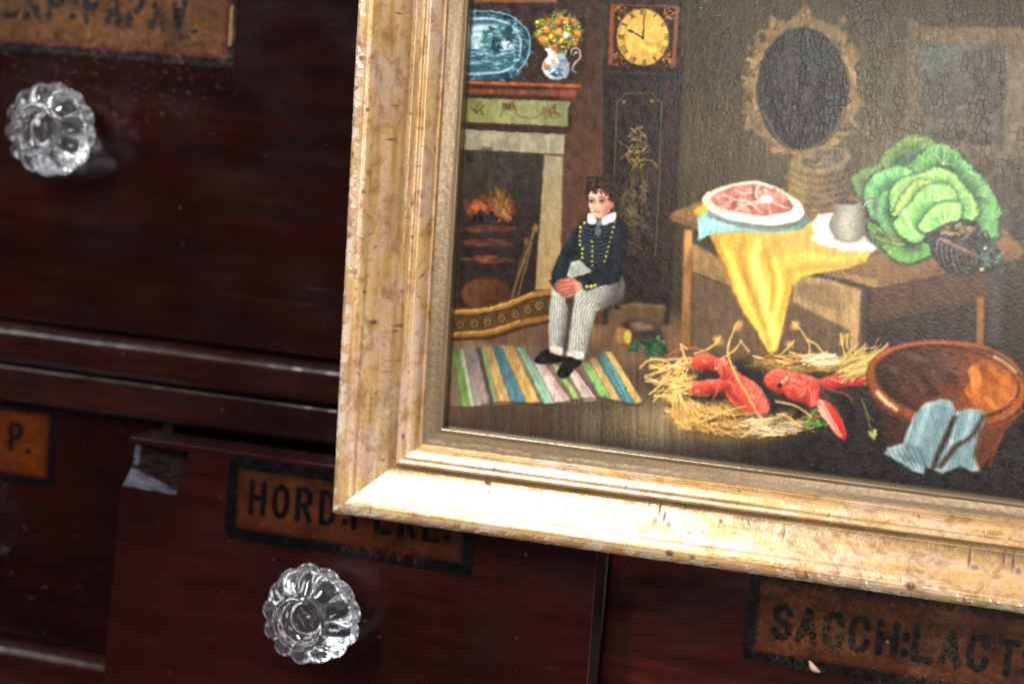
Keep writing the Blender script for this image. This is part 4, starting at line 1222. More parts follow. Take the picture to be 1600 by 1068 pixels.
    e.dabs(60, 620, 380, 170, 230, 26, [(48, 50, 54), (38, 36, 32), (56, 52, 60)], alpha=.3, ang=(70, 110), aspect=3)
    e.line([(430, 500), (520, 640), (620, 670), (740, 600), (800, 480)], 10, (150, 116, 72), 4, .7); e.line([(780, 250), (836, 330), (832, 480)], 9, (150, 118, 76), 5, .6)
    # picture on the right wall
    e.poly([(1075, 85), (1130, 85), (1140, 120), (1900, 130), (1900, 780), (1060, 640)], (92, 78, 56), 6, .9, var=.35)
    e.poly([(1140, 118), (1900, 128), (1900, 215), (1150, 185)], (106, 84, 54), 5, var=.35)
    e.poly([(1150, 190), (1530, 210), (1520, 660), (1140, 610)], e.grad((1200, 220), (74, 74, 64), (1450, 560), (62, 54, 42)), 8, var=.35)
    e.dabs(50, 1300, 270, 170, 70, 30, [(86, 92, 88), (76, 78, 76)], alpha=.25); e.line([(1150, 470), (1210, 440), (1260, 425), (1300, 450), (1340, 470)], 12, (52, 50, 44), 6, .8)
    e.dabs(40, 1330, 540, 180, 60, 26, [(92, 80, 56), (70, 64, 50)], alpha=.35, ang=(-10, 10))
    e.poly([(1520, 215), (1600, 220), (1600, 700), (1510, 670)], (112, 96, 70), 6, .8, var=.35)

    # ---- table
    e.view(1040, 180, 2.81)
    e.poly([(115, 560), (270, 640), (560, 800), (830, 900), (850, 1100), (640, 1300), (100, 1100)], (106, 82, 60), 10, var=.3)
    e.poly([(110, 560), (280, 650), (300, 760), (115, 690)], (150, 118, 74), 4, var=.3); e.line([(115, 690), (280, 755)], 5, (70, 50, 32), 3)
    e.poly([(560, 700), (720, 720), (850, 770), (840, 960), (555, 820)], (168, 134, 88), 4, var=.3)
    e.poly([(580, 735), (768, 752), (770, 866), (575, 800)], (142, 112, 74), 4, var=.3); e.line([(770, 750), (772, 868), (576, 802)], 5, (168, 138, 92), 3, smooth=False)
    e.poly([(20, 430), (160, 375), (560, 345), (860, 350), (1460, 470), (1574, 590), (1560, 625), (930, 762), (660, 690), (140, 505), (30, 470)], e.grad((200, 420), (138, 104, 62), (1300, 640), (130, 96, 58)), 4, var=.3)
    e.poly([(10, 452), (30, 430), (160, 488), (140, 510)], (120, 90, 56), 4); e.poly([(12, 458), (140, 508), (138, 536), (20, 478)], (70, 50, 32), 4)
    e.poly([(770, 690), (930, 724), (930, 764), (790, 715)], (166, 130, 82), 3); e.poly([(930, 726), (1560, 600), (1560, 632), (930, 764)], (126, 92, 58), 4, var=.3)
    e.poly([(900, 770), (1420, 670), (1420, 1010), (880, 1010)], (58, 40, 30), 6, var=.35); e.poly([(900, 766), (1420, 662), (1416, 800), (890, 905)], (86, 58, 38), 5, var=.35)
    e.line([(890, 908), (1416, 806)], 6, (96, 66, 44), 4)
    for x in (1080, 1170, 1260, 1330): e.line([(x, 850), (x - 6, 1000)], 20, (76, 66, 62), 12, .6)
    e.poly([(850, 760), (896, 770), (880, 1100), (836, 1090)], e.grad((838, 900), (120, 92, 60), (890, 900), (52, 34, 24)), 4, var=.25)
    e.poly([(815, 755), (856, 768), (842, 1090), (806, 1060)], (176, 142, 94), 4, var=.25)
    e.poly([(80, 500), (116, 505), (104, 1010), (64, 1000)], e.grad((80, 600), (196, 142, 74), (112, 620), (150, 104, 56)), 4, var=.25)
    e.poly([(1366, 800), (1400, 800), (1394, 1010), (1364, 1010)], (150, 100, 40), 4); e.poly([(1420, 690), (1480, 680), (1470, 1000), (1415, 1000)], (78, 70, 74), 8, .8)
    # basket of flour behind
    e.poly([(548, 190), (620, 150), (720, 138), (800, 180), (815, 250), (800, 390), (640, 420), (530, 360)], e.grad((540, 300), (142, 118, 62), (810, 300), (76, 62, 44), mid=(112, 92, 58)), 4, var=.4)
    for i in range(12): e.line([(540, 215 + i * 16), (600, 240 + i * 17), (690, 255 + i * 16), (800, 225 + i * 16)], 5, (80, 66, 40) if i % 2 else (156, 132, 80), 4, .5)
    e.oval(690, 195, 118, 55, (140, 116, 72), -8, 5, var=.4); e.oval(690, 192, 100, 42, (96, 82, 64), -8, 5, var=.4); e.dabs(40, 690, 192, 85, 34, 9, [(128, 104, 76), (92, 74, 58), (150, 126, 92)], ang=(-20, 10), aspect=3, alpha=.5)
    # yellow cloth
    e.poly([(120, 420), (170, 385), (190, 400), (180, 460), (130, 440)], (226, 178, 60), 4)
    ye = e.grad((200, 560), (216, 168, 64), (500, 900), (232, 190, 72))
    e.poly([(185, 515), (400, 510), (640, 470), (700, 560), (900, 600), (880, 640), (800, 672), (690, 690), (590, 715), (555, 760), (530, 860), (510, 960), (480, 1046), (450, 1046), (400, 950), (340, 870), (300, 790), (270, 700), (230, 610)], ye, 4, var=.15)
    e.poly([(420, 530), (640, 480), (700, 560), (860, 600), (780, 620), (640, 600), (520, 600), (450, 650)], (206, 160, 74), 14, .8)
    for pts, w_, c_, al in (([(250, 560), (300, 700), (370, 850), (440, 980)], 34, (246, 214, 96), .85), ([(340, 540), (330, 640), (390, 820), (460, 1000)], 22, (168, 118, 42), .8), ([(400, 560), (392, 660), (440, 820), (470, 980)], 36, (255, 232, 128), .85),
                           ([(470, 640), (500, 720), (490, 850), (475, 1020)], 30, (250, 214, 100), .85), ([(440, 600), (470, 720), (460, 860)], 16, (176, 124, 44), .7), ([(540, 680), (530, 780), (500, 900)], 22, (204, 146, 52), .8),
                           ([(480, 640), (560, 620), (700, 625), (840, 630)], 24, (236, 192, 96), .8), ([(520, 700), (620, 665), (760, 660), (860, 640)], 20, (190, 140, 56), .8), ([(210, 530), (240, 600), (290, 740)], 14, (178, 128, 44), .7), ([(400, 545), (500, 525), (600, 520)], 16, (228, 190, 110), .7)):
        e.line(pts, w_, c_, 9, al, taper=[.5, 1, 1, .6])
    e.line([(230, 610), (270, 700), (300, 790), (340, 870), (400, 950)], 5, (130, 88, 36), 4, .6); e.line([(560, 750), (535, 860), (505, 980)], 6, (140, 92, 36), 5, .6)
    for x in range(680, 780, 18): e.line([(x + 8, 682), (x, 705), (x - 14, 728)], 3, (150, 158, 140), 2, .8)
    # plate, paper and ham
    e.poly([(135, 450), (170, 425), (480, 470), (620, 440), (632, 470), (600, 500), (480, 515), (330, 510), (200, 522), (148, 552)], e.grad((150, 480), (150, 202, 200), (620, 480), (92, 134, 122), mid=(136, 190, 190)), 3, var=.2)
    e.line([(140, 545), (160, 490), (190, 470), (300, 490)], 6, (206, 230, 226), 4, .7); e.line([(320, 490), (470, 505), (600, 470)], 7, (84, 120, 112), 5, .7)
    e.line([(190, 440), (300, 474), (450, 490), (560, 474), (612, 436)], 14, (120, 84, 70), 5, .8)
    e.poly([(160, 365), (190, 335), (280, 305), (390, 290), (480, 315), (540, 350), (590, 385), (606, 430), (570, 462), (480, 480), (380, 472), (270, 446), (185, 412)], e.grad((170, 380), (226, 200, 176), (600, 440), (238, 226, 208)), 3, smooth=True, var=.12)
    e.poly([(196, 362), (240, 335), (310, 312), (390, 303), (470, 324), (520, 356), (556, 390), (552, 416), (500, 432), (420, 442), (330, 430), (250, 408), (206, 388)], e.grad((200, 360), (196, 128, 112), (550, 410), (170, 94, 80), mid=(182, 106, 92)), 3, smooth=True, var=.3)
    e.dabs(70, 370, 370, 160, 52, 15, [(216, 156, 138), (158, 78, 66), (200, 130, 114), (172, 92, 78), (226, 190, 170)], alpha=.5)
    for q in ([(250, 350), (310, 372), (360, 380), (420, 430)], [(400, 310), (396, 350), (412, 376)], [(412, 376), (340, 396), (300, 420)], [(460, 380), (510, 400), (540, 412)], [(300, 330), (340, 345), (380, 340)], [(430, 330), (480, 352)], [(260, 390), (300, 372)]): e.line(q, 7, (240, 214, 198), 3, .85, taper=[.4, 1, .5])
    e.oval(440, 368, 28, 18, (240, 226, 196), soft=4); e.oval(440, 368, 15, 10, (216, 170, 130), soft=4); e.dabs(16, 440, 368, 20, 13, 5, [(250, 240, 220)], alpha=.7)
    e.line([(180, 410), (270, 444), (380, 470), (480, 478), (570, 460), (604, 430)], 9, (250, 244, 232), 4, .7)
    # white cloth and jug
    e.poly([(640, 480), (668, 436), (730, 428), (790, 450), (880, 540), (948, 580), (900, 600), (780, 598), (690, 572), (632, 546), (655, 520)], (218, 212, 206), 4, smooth=False, var=.08)
    e.line([(680, 560), (780, 588), (900, 592)], 14, (196, 190, 186), 6, .8); e.line([(660, 500), (700, 470), (725, 450)], 14, (236, 234, 230), 6, .8)
    e.poly([(728, 376), (745, 388), (850, 376), (862, 388), (852, 420), (884, 470), (884, 510), (850, 545), (790, 552), (740, 532), (718, 492), (724, 452), (748, 420), (740, 396)], e.grad((720, 470), (120, 118, 102), (885, 480), (92, 92, 82), mid=(176, 172, 152)), 3, smooth=True, var=.2)
    e.oval(800, 384, 54, 9, (70, 68, 60), -3, 3); e.oval(782, 470, 28, 46, (190, 186, 168), 8, 16, .5); e.line([(740, 540), (800, 556), (860, 546)], 8, (96, 84, 74), 5, .7)
    e.poly([(870, 520), (960, 560), (945, 590), (880, 550)], (96, 92, 92), 8, .8)
    # cabbage: every leaf shaded from its bright ruffled rim down to its base
    def leaf(pts, b, light, dark, rim, ruffle=12, depth=.62, steps=7):
        b = np.array(b, float); c = curve(pts, 9, True)
        q = c + r.normal(0, ruffle * .25, c.shape)
        e.poly(q + np.array((-4, 12)), (16, 42, 28), 14, .75); e.poly(q + (q - b) * .03, (20, 48, 30), 8, .5)
        for k_ in range(steps):
            t_ = k_ / (steps - 1); col = np.array(light, float) * (1 - t_) + np.array(dark, float) * t_
            e.poly(b + (q - b) * (1 - depth * t_ ** .8), col, 6 + 10 * t_, .9, var=.3)
        for p_ in q:
            d_ = (b - p_); d_ = d_ / (np.hypot(*d_) + 1e-6)
            f = r.random()
            o_ = p_ + d_ * r.uniform(0, ruffle * 1.6)
            e.dabs(2, o_[0], o_[1], ruffle * .6, ruffle * .6, ruffle * .38, [tuple(np.array(rim) * (.8 + .3 * f)), tuple(np.array(light) * (.85 + .3 * f)), tuple(np.array(dark) * 1.5)], alpha=.55, aspect=1.5)
        for p_ in q[::7]:
            e_ = b + (p_ - b) * .93; s_ = b + (p_ - b) * .55; bend = np.array((-(p_ - b)[1], (p_ - b)[0])) * r.normal(0, .05)
            e.line([s_, (s_ + e_) / 2 + bend, e_], 4.5, tuple(np.minimum(np.array(rim) * 1.08, 240)), 2.5, .5, taper=[.4, 1, .3])

    def vein(p, q, col=(216, 232, 176), w_=7): e.line([p, ((p[0] + q[0]) / 2 + 6, (p[1] + q[1]) / 2 - 5), q], w_, col, 3, .8, taper=[1.1, .8, .3])
    e.view(1320, 200, 4.45)
    e.poly([(70, 340), (250, 240), (480, 60), (640, 100), (830, 220), (1000, 420), (1070, 620), (1030, 770), (600, 900), (400, 930), (200, 760), (110, 500)], (24, 56, 36), 10, smooth=True)
    leaf([(245, 240), (270, 190), (320, 140), (400, 70), (480, 50), (560, 62), (625, 95), (600, 130), (530, 180), (470, 230), (440, 270), (340, 275), (270, 275)], (450, 262), (132, 158, 78), (30, 82, 52), (164, 172, 84), 15)
    leaf([(460, 285), (480, 230), (540, 170), (620, 115), (690, 112), (760, 150), (830, 215), (900, 290), (960, 350), (1010, 420), (1050, 500), (1085, 590), (1060, 640), (1070, 720), (1040, 770), (960, 730), (900, 560), (820, 430), (720, 330), (600, 300), (540, 310)], (700, 420), (122, 180, 104), (26, 78, 50), (150, 196, 112), 16, .5)
    for q in ((690, 140), (612, 182), (770, 262), (720, 200)): vein((684, 250), q)
    vein((985, 480), (920, 470)); vein((900, 330), (850, 300))
    leaf([(45, 350), (90, 310), (170, 270), (250, 262), (230, 300), (150, 380), (110, 480), (75, 430)], (190, 430), (128, 150, 72), (40, 74, 42), (160, 170, 88), 13)
    leaf([(130, 470), (150, 400), (200, 330), (280, 285), (380, 265), (450, 285), (470, 320), (400, 340), (330, 390), (250, 440), (230, 520), (250, 600), (200, 640), (150, 540)], (340, 470), (140, 198, 126), (36, 104, 66), (178, 216, 142), 14)
    leaf([(225, 490), (300, 430), (330, 500), (330, 600), (350, 700), (290, 720), (230, 650), (215, 560)], (340, 590), (118, 176, 106), (40, 100, 62), (172, 208, 138), 13)
    leaf([(165, 660), (230, 700), (330, 740), (450, 790), (580, 810), (590, 880), (520, 920), (420, 945), (330, 900), (260, 830), (180, 760)], (470, 790), (112, 168, 82), (66, 92, 54), (150, 190, 100), 11, .7)
    e.dabs(60, 320, 770, 130, 50, 12, [(92, 88, 56), (116, 112, 70), (74, 84, 50), (140, 150, 92)], alpha=.55, ang=(0, 40), aspect=3)
    leaf([(310, 500), (340, 400), (420, 350), (520, 320), (600, 290), (680, 278), (760, 320), (810, 380), (870, 450), (910, 520), (930, 600), (880, 640), (830, 560), (780, 470), (700, 420), (600, 400), (480, 440), (380, 560), (335, 590)], (630, 580), (164, 204, 116), (54, 122, 62), (198, 222, 142), 16, .42)
    leaf([(330, 600), (380, 500), (440, 420), (500, 360), (580, 365), (610, 385), (540, 420), (480, 490), (420, 560), (370, 600)], (560, 560), (180, 202, 108), (84, 146, 68), (212, 222, 132), 13, .4)
    leaf([(340, 680), (390, 590), (450, 530), (520, 440), (600, 395), (680, 390), (750, 420), (785, 500), (800, 560), (740, 570), (640, 600), (580, 640), (500, 690), (470, 720), (540, 770), (480, 800), (400, 760)], (590, 640), (158, 206, 116), (84, 152, 76), (196, 226, 146), 9, .6)
    for q in ((640, 415), (575, 440), (706, 436), (560, 500), (740, 480)): vein((646, 512), q, w_=6)
    e.line([(410, 570), (440, 640), (470, 710), (530, 745)], 16, (226, 236, 190), 8, .6)
    leaf([(510, 680), (560, 610), (620, 545), (700, 515), (790, 520), (815, 580), (780, 650), (690, 690), (590, 715), (540, 720)], (680, 690), (166, 212, 124), (104, 170, 82), (206, 232, 160), 6, .7)
    for q in ((692, 560), (625, 590), (575, 660), (765, 560), (745, 625), (640, 640)): vein((690, 684), q, (228, 238, 186), 8)
    e.line([(500, 660), (560, 590), (640, 525), (720, 505), (790, 512)], 12, (52, 116, 56), 8, .7)
    # curled dark outer leaf
    e.poly([(585, 745), (640, 700), (720, 660), (800, 650), (900, 650), (945, 690), (960, 740), (1030, 800), (1090, 880), (1100, 940), (1030, 1000), (900, 1010), (780, 1030), (690, 990), (630, 920), (595, 840)], (40, 38, 34), 7, smooth=True, var=.5)
    e.dabs(150, 840, 850, 220, 150, 13, [(74, 66, 60), (52, 62, 56), (98, 84, 74), (26, 26, 26), (64, 80, 70)], alpha=.6, ang=(40, 110), aspect=3.5)
    e.dabs(50, 780, 710, 120, 40, 13, [(150, 128, 96), (110, 92, 74), (176, 156, 116)], alpha=.65, ang=(-30, 40)); e.dabs(60, 1010, 890, 80, 80, 13, [(92, 116, 104), (56, 70, 64), (134, 150, 130)], alpha=.65)
    for i in range(4): e.line([(780 + i * 26, 790 - i * 8), (840 + i * 22, 760 - i * 20), (860 + i * 24, 700 - i * 8)], 8, (160, 140, 116), 4, .55)
    e.line([(650, 775), (740, 810), (850, 860), (940, 900)], 22, (158, 104, 100), 6, .95, taper=[.7, 1, .5]); e.line([(660, 770), (740, 800), (840, 848)], 7, (206, 160, 152), 4, .7)
    for i in range(9): e.line([(640 + i * 34, 790 + i * 14), (635 + i * 36, 860 + i * 12), (660 + i * 36, 950 + i * 6)], 8, (186, 164, 152) if i < 4 else (120, 128, 112), 3, .75, taper=[1, .8, .2])
    for i in range(9): e.line([(655 + i * 34, 830 + i * 12), (655 + i * 36, 900 + i * 10), (676 + i * 36, 970)], 11, (20, 20, 22), 4, .7, taper=[.4, 1, .3])
    e.oval(975, 838, 14, 12, (206, 196, 150), soft=4); e.oval(950, 985, 18, 14, (196, 184, 140), soft=5)
    e.view(1040, 180, 2.81)
    e.line([(866, 408), (880, 376), (912, 370), (930, 400), (916, 440), (878, 468)], 13, (112, 116, 104), 3, taper=[.8, 1, 1, 1, .7]); e.line([(872, 398), (886, 376), (912, 376)], 4, (190, 192, 178), 2)

    # ---- basket of straw with lobsters
    e.view(980, 480, 2.58)
    e.poly([(150, 300), (230, 230), (420, 230), (560, 400), (560, 520), (330, 520), (200, 470)], (186, 140, 72), 22, .75, var=.4)
    e.poly([(180, 260), (300, 200), (700, 190), (880, 250), (900, 330), (800, 450), (640, 520), (420, 530), (250, 500), (180, 400)], (84, 64, 38), 14, .9, var=.4)
    straw = [(226, 178, 96), (200, 152, 76), (166, 122, 58), (244, 204, 128), (124, 94, 48)]
    e.dabs(420, 320, 400, 150, 100, 5, straw, ang=(10, 60), aspect=9, alpha=.7); e.dabs(200, 240, 340, 70, 130, 5.5, straw, ang=(30, 100), aspect=9, alpha=.7)
    e.dabs(420, 520, 470, 220, 52, 4.5, straw + [(90, 74, 56), (70, 56, 40)], ang=(-20, 25), aspect=13, alpha=.75)
    e.dabs(260, 650, 430, 110, 60, 4.5, [(150, 124, 66), (120, 104, 52), (90, 72, 40)], ang=(-60, 40), aspect=10, alpha=.7)
    e.dabs(340, 690, 225, 190, 36, 4.5, straw + [(90, 72, 44)], ang=(-25, 20), aspect=13, alpha=.8); e.dabs(220, 930, 230, 110, 42, 4.5, [(160, 140, 74), (190, 160, 90), (120, 100, 52)], ang=(-40, 0), aspect=15, alpha=.75)
    e.dabs(60, 560, 480, 150, 34, 4, [(226, 214, 190), (190, 170, 140)], ang=(-10, 20), aspect=16, alpha=.55)
    e.dabs(60, 780, 210, 70, 22, 5, [(230, 220, 196), (196, 170, 120)], ang=(-20, 20), aspect=10, alpha=.6)
    e.dabs(60, 690, 380, 60, 60, 15, [(44, 36, 30), (60, 48, 34)], alpha=.5)
    e.line([(945, 370), (965, 430), (985, 500), (1000, 530)], 6, (120, 140, 70), 3, .9); e.dabs(10, 990, 515, 14, 18, 7, [(150, 168, 90)], alpha=.9); e.line([(965, 430), (990, 460)], 4, (110, 126, 66), 3)
    e.poly([(250, 270), (380, 240), (560, 250), (760, 260), (800, 330), (720, 420), (600, 430), (420, 400), (280, 360)], (48, 34, 26), 16, .8, var=.4)
    L0, L1, L2 = (206, 74, 52), (238, 118, 92), (140, 38, 28)
    e.view(1050, 540, 7.63)
    e.line([(800, 250), (960, 380), (1120, 560), (1220, 760)], 110, (34, 28, 36), 30, .9); e.line([(80, 480), (150, 560), (260, 620), (430, 640), (620, 600)], 60, (36, 28, 34), 20, .85); e.line([(190, 290), (330, 320), (500, 350)], 40, (44, 34, 30), 18, .7)
    e.line([(-60, 120), (40, 60), (170, 30), (320, 40), (420, 90)], 22, (214, 110, 72), 8, .8, taper=[.4, .8, 1, .7])
    e.poly([(560, 260), (640, 230), (720, 270), (800, 330), (900, 390), (1000, 450), (1080, 540), (1150, 650), (1170, 730), (1130, 800), (1040, 815), (950, 790), (830, 770), (740, 720), (650, 640), (620, 560), (600, 450), (560, 350)], e.grad((640, 640), L2, (960, 440), L1, mid=L0), 9, smooth=True, var=.25)
    for i in range(6):
        f = i / 5; x, y = 700 + 400 * f, 300 + 330 * f
        e.line([(x + 60, y - 10), (x + 10, y + 90 + 40 * f), (x - 50 + 30 * f, y + 230 - 40 * f)], 13, (150, 44, 34), 6, .65, taper=[.5, 1, .6]); e.line([(x + 38, y + 6), (x - 8, y + 96 + 40 * f), (x - 60 + 30 * f, y + 210 - 40 * f)], 12, (244, 140, 116), 8, .5, taper=[.4, 1, .4])
    for q in ([(640, 560), (700, 640), (790, 700)], [(680, 640), (760, 720), (850, 770)], [(720, 510), (750, 560), (790, 610)]): e.line(q, 22, (228, 120, 70), 7, .85, taper=[.5, 1, .5])
    e.poly([(155, 475), (220, 430), (330, 425), (450, 400), (560, 400), (640, 440), (640, 520), (560, 560), (480, 580), (400, 600), (300, 590), (220, 550)], e.grad((330, 420), L1, (360, 600), L2, mid=L0), 8, smooth=True, var=.25)
    e.line([(165, 480), (280, 500), (420, 480), (540, 470)], 9, (150, 40, 32), 5, .6); e.line([(200, 545), (320, 588), (420, 592)], 10, (244, 160, 136), 6, .6); e.dabs(20, 380, 450, 150, 22, 9, [(246, 150, 124), (180, 56, 44)], alpha=.5)
    e.poly([(200, 170), (260, 130), (370, 90), (460, 110), (540, 160), (560, 230), (540, 300), (460, 300), (380, 290), (280, 270), (210, 240)], e.grad((350, 90), L1, (380, 300), L2, mid=L0), 8, smooth=True, var=.25)
    e.poly([(500, 180), (600, 150), (665, 190), (665, 260), (720, 310), (640, 350), (540, 330)], e.grad((560, 160), L1, (620, 340), L0), 8, smooth=True, var=.3)
    e.line([(540, 190), (530, 250), (550, 310)], 10, (130, 34, 28), 6, .7); e.line([(600, 240), (620, 320), (600, 380)], 12, (120, 30, 28), 8, .7); e.line([(660, 360), (720, 400), (760, 440)], 12, (150, 40, 34), 7, .6)
    for x, y, a_ in ((620, 205, 55), (380, 185, 15), (225, 185, 70), (525, 270, 0), (745, 265, 40), (960, 610, 50), (300, 545, 10)): e.oval(x, y, 24, 11, (252, 196, 180), a_, 8, .8)
    e.line([(590, 340), (545, 470), (532, 560), (480, 650)], 19, (206, 104, 106), 6, .95, taper=[1, .9, .6]); e.line([(640, 420), (700, 450), (750, 480)], 14, (236, 140, 110), 5, .8)
    e.view(1180, 550, 7.12)
    e.poly([(820, 470), (1000, 440), (1130, 640), (1170, 900), (1060, 1010), (1010, 760), (900, 600)], (26, 20, 25), 30, .9); e.poly([(-10, 280), (80, 320), (200, 470), (280, 600), (180, 660), (90, 450)], (40, 32, 40), 22, .85); e.line([(660, 290), (760, 260), (900, 240)], 26, (40, 30, 26), 14, .7); e.line([(840, 420), (960, 420), (1080, 400)], 34, (28, 20, 22), 12, .8)
    e.poly([(90, 320), (130, 240), (220, 190), (300, 190), (370, 220), (400, 280), (360, 340), (330, 420), (300, 470), (220, 450), (150, 410)], e.grad((220, 190), L1, (230, 470), L2, mid=L0), 8, smooth=True, var=.25)
    e.poly([(300, 380), (340, 240), (420, 220), (520, 245), (620, 270), (690, 310), (710, 380), (690, 450), (640, 520), (650, 600), (600, 610), (520, 570), (430, 540), (350, 500)], e.grad((480, 230), L1, (520, 600), L2, mid=L0), 8, smooth=True, var=.25)
    e.line([(340, 240), (372, 290), (350, 350), (318, 420), (312, 480)], 12, (134, 34, 28), 7, .75)
    for q in ([(380, 330), (440, 350), (500, 400)], [(330, 430), (380, 430), (440, 470)], [(420, 480), (470, 540)], [(560, 280), (590, 330), (560, 380)], [(470, 240), (500, 290), (520, 330)]): e.line(q, 11, (146, 40, 32), 6, .7, taper=[.5, 1, .4])
    for q in ([(470, 470), (520, 420), (590, 400)], [(490, 500), (540, 470), (560, 430)], [(600, 400), (622, 480), (632, 600)], [(650, 430), (650, 500), (655, 590)], [(360, 400), (430, 380), (480, 420)]): e.line(q, 30, (222, 96, 74), 8, .9, taper=[.5, 1, .7]); e.line([(a_ - 5, b_ - 6) for a_, b_ in q], 8, (250, 176, 154), 5, .7, taper=[.3, 1, .3])
    e.dabs(40, 220, 300, 90, 80, 10, [(246, 146, 120), (190, 62, 46)], alpha=.45); e.dabs(40, 540, 320, 110, 60, 10, [(246, 140, 112), (184, 56, 42)], alpha=.4)
    e.oval(268, 376, 30, 22, (40, 18, 26), -20, 7); e.oval(300, 330, 22, 12, (252, 220, 206), -30, 6, .9); e.oval(345, 290, 12, 26, (250, 206, 194), 10, 6, .8); e.oval(425, 320, 34, 13, (250, 178, 158), 15, 8, .8)
    e.line([(690, 420), (672, 500), (712, 570)], 84, L0, 10, .95, taper=[.8, 1, .8]); e.line([(660, 440), (650, 520), (680, 580)], 14, (246, 156, 132), 7, .6); e.line([(720, 430), (715, 500), (750, 540)], 14, (130, 32, 30), 8, .7)
    e.poly([(690, 330), (780, 280), (900, 255), (1030, 250), (1040, 370), (950, 402), (840, 402), (760, 372)], e.grad((860, 250), (226, 92, 74), (900, 402), (150, 32, 34), mid=(198, 54, 46)), 7, smooth=True, var=.2)
    e.poly([(1015, 255), (1120, 265), (1220, 295), (1302, 342), (1280, 356), (1180, 372), (1060, 377), (1015, 350)], e.grad((1120, 260), (222, 84, 66), (1150, 375), (170, 40, 40), mid=(196, 54, 46)), 6, smooth=True, var=.2)
    e.line([(1050, 306), (1150, 300), (1230, 318), (1296, 346)], 10, (96, 18, 26), 4, .9); e.oval(1070, 292, 24, 10, (250, 200, 200), 0, 6, .85); e.line([(1020, 250), (1008, 310), (1020, 370)], 9, (120, 24, 28), 5, .8); e.oval(1280, 340, 16, 10, (250, 200, 190), 25, 5, .8)
    for i in range(5): e.oval(852 + i * 36, 314 + i * 8, 9, 7, (254, 226, 214), soft=4)
    for q in ([(690, 350), (760, 380), (840, 420), (950, 450), (1060, 510), (1140, 660)], [(780, 400), (900, 430), (1010, 480), (1080, 560)], [(700, 300), (760, 340), (820, 350)], [(720, 380), (760, 420), (740, 470)]): e.line(q, 15, (172, 70, 78), 5, .95, taper=[1, .8, .6, .4])
    e.poly([(690, 560), (720, 530), (800, 560), (880, 620), (950, 720), (1000, 840), (1016, 940), (990, 986), (930, 950), (850, 860), (770, 750), (700, 660)], e.grad((760, 760), (222, 110, 84), (960, 740), (176, 40, 32), mid=(206, 62, 46)), 6, smooth=True, var=.15)
    e.poly([(700, 600), (740, 590), (800, 700), (880, 830), (950, 950), (900, 910), (810, 800), (716, 690)], (232, 172, 152), 9, .9, var=.15); e.line([(745, 560), (800, 662), (880, 802), (962, 936)], 14, (252, 222, 208), 6, .8, taper=[.6, 1, .5])
    for i in range(8): e.oval(905 + i * 14, 640 + i * 38, 5, 7, (236, 120, 96), soft=4, alpha=.8)
    e.oval(715, 550, 22, 16, (252, 200, 190), 0, 8, .8)
    e.line([(640, 670), (604, 760), (568, 850)], 30, (92, 150, 44), 9, .9); e.dabs(26, 720, 800, 70, 36, 20, [(84, 138, 40), (116, 168, 60), (60, 104, 36)], alpha=.8, ang=(-30, 30))
    e.view(980, 480, 2.58)
    e.dabs(90, 170, 290, 80, 90, 5, [(236, 196, 112), (214, 168, 88), (246, 214, 140)], ang=(-50, 20), aspect=11, alpha=.7); e.dabs(110, 300, 440, 130, 60, 5, [(230, 188, 104), (206, 160, 82), (170, 126, 64)], ang=(0, 60), aspect=10, alpha=.65); e.dabs(90, 960, 225, 110, 60, 5, [(206, 176, 104), (176, 146, 80)], ang=(-60, -10), aspect=14, alpha=.7)
    # loose straws
    for q in ([(446, 62), (425, 100), (405, 180), (430, 260), (480, 350), (540, 450), (590, 520)], [(665, 62), (700, 95), (735, 160), (725, 220)], [(860, 110), (868, 160), (880, 200)], [(890, 110), (886, 160), (905, 200)], [(375, 120), (340, 160), (270, 190)], [(460, 135), (430, 175), (380, 210)], [(455, 135), (490, 180)], [(670, 140), (640, 170), (610, 200)], [(50, 245), (90, 215), (180, 212), (260, 205)], [(70, 280), (150, 250), (240, 225)], [(90, 350), (150, 300), (220, 240)], [(230, 200), (215, 150), (240, 170)],
              [(460, 525), (560, 460), (640, 430)], [(280, 470), (400, 420), (480, 400)], [(700, 480), (640, 440), (600, 430)], [(1050, 150), (960, 220), (860, 260)], [(1030, 240), (940, 260), (860, 280)], [(1050, 180), (990, 200), (900, 210)], [(720, 130), (760, 150), (800, 200)], [(600, 380), (680, 400), (740, 440)]):
        e.line(q, 7, [(222, 176, 92), (206, 158, 76), (190, 150, 80)][r.integers(3)], 2.5, .95, taper=[1, .9, .7]); e.line([(a_ - 1.5, b_ - 1.5) for a_, b_ in q], 3, (246, 216, 150), 2, .6)
    for q in ((446, 75, 14, 24), (675, 75, 16, 20), (365, 135, 24, 14), (655, 150, 14, 12), (868, 130, 8, 24)): e.oval(q[0], q[1], q[2], q[3], (220, 178, 88), 30, 5, .7, .4)
    # ---- glazed bucket and striped cloth
    e.poly([(975, 300), (1010, 420), (1030, 520), (1050, 590), (1200, 640), (1440, 640), (1520, 510), (1600, 420), (1560, 260), (1200, 250)], e.grad((1000, 450), (54, 32, 18), (1500, 520), (110, 52, 22), mid=(78, 40, 18)), 5, var=.25)
    e.oval(1288, 318, 330, 176, (66, 30, 14), 9, 4); e.oval(1284, 312, 324, 170, e.grad((980, 380), (150, 76, 26), (1590, 300), (176, 92, 32), mid=(130, 62, 24)), 9, 4, var=.2)
    e.oval(1290, 302, 296, 146, (52, 26, 14), 9, 4)
    e.oval(1296, 300, 284, 136, e.grad((1050, 250), (58, 26, 16), (1560, 370), (196, 112, 34), mid=(112, 54, 22)), 9, 5, var=.3)
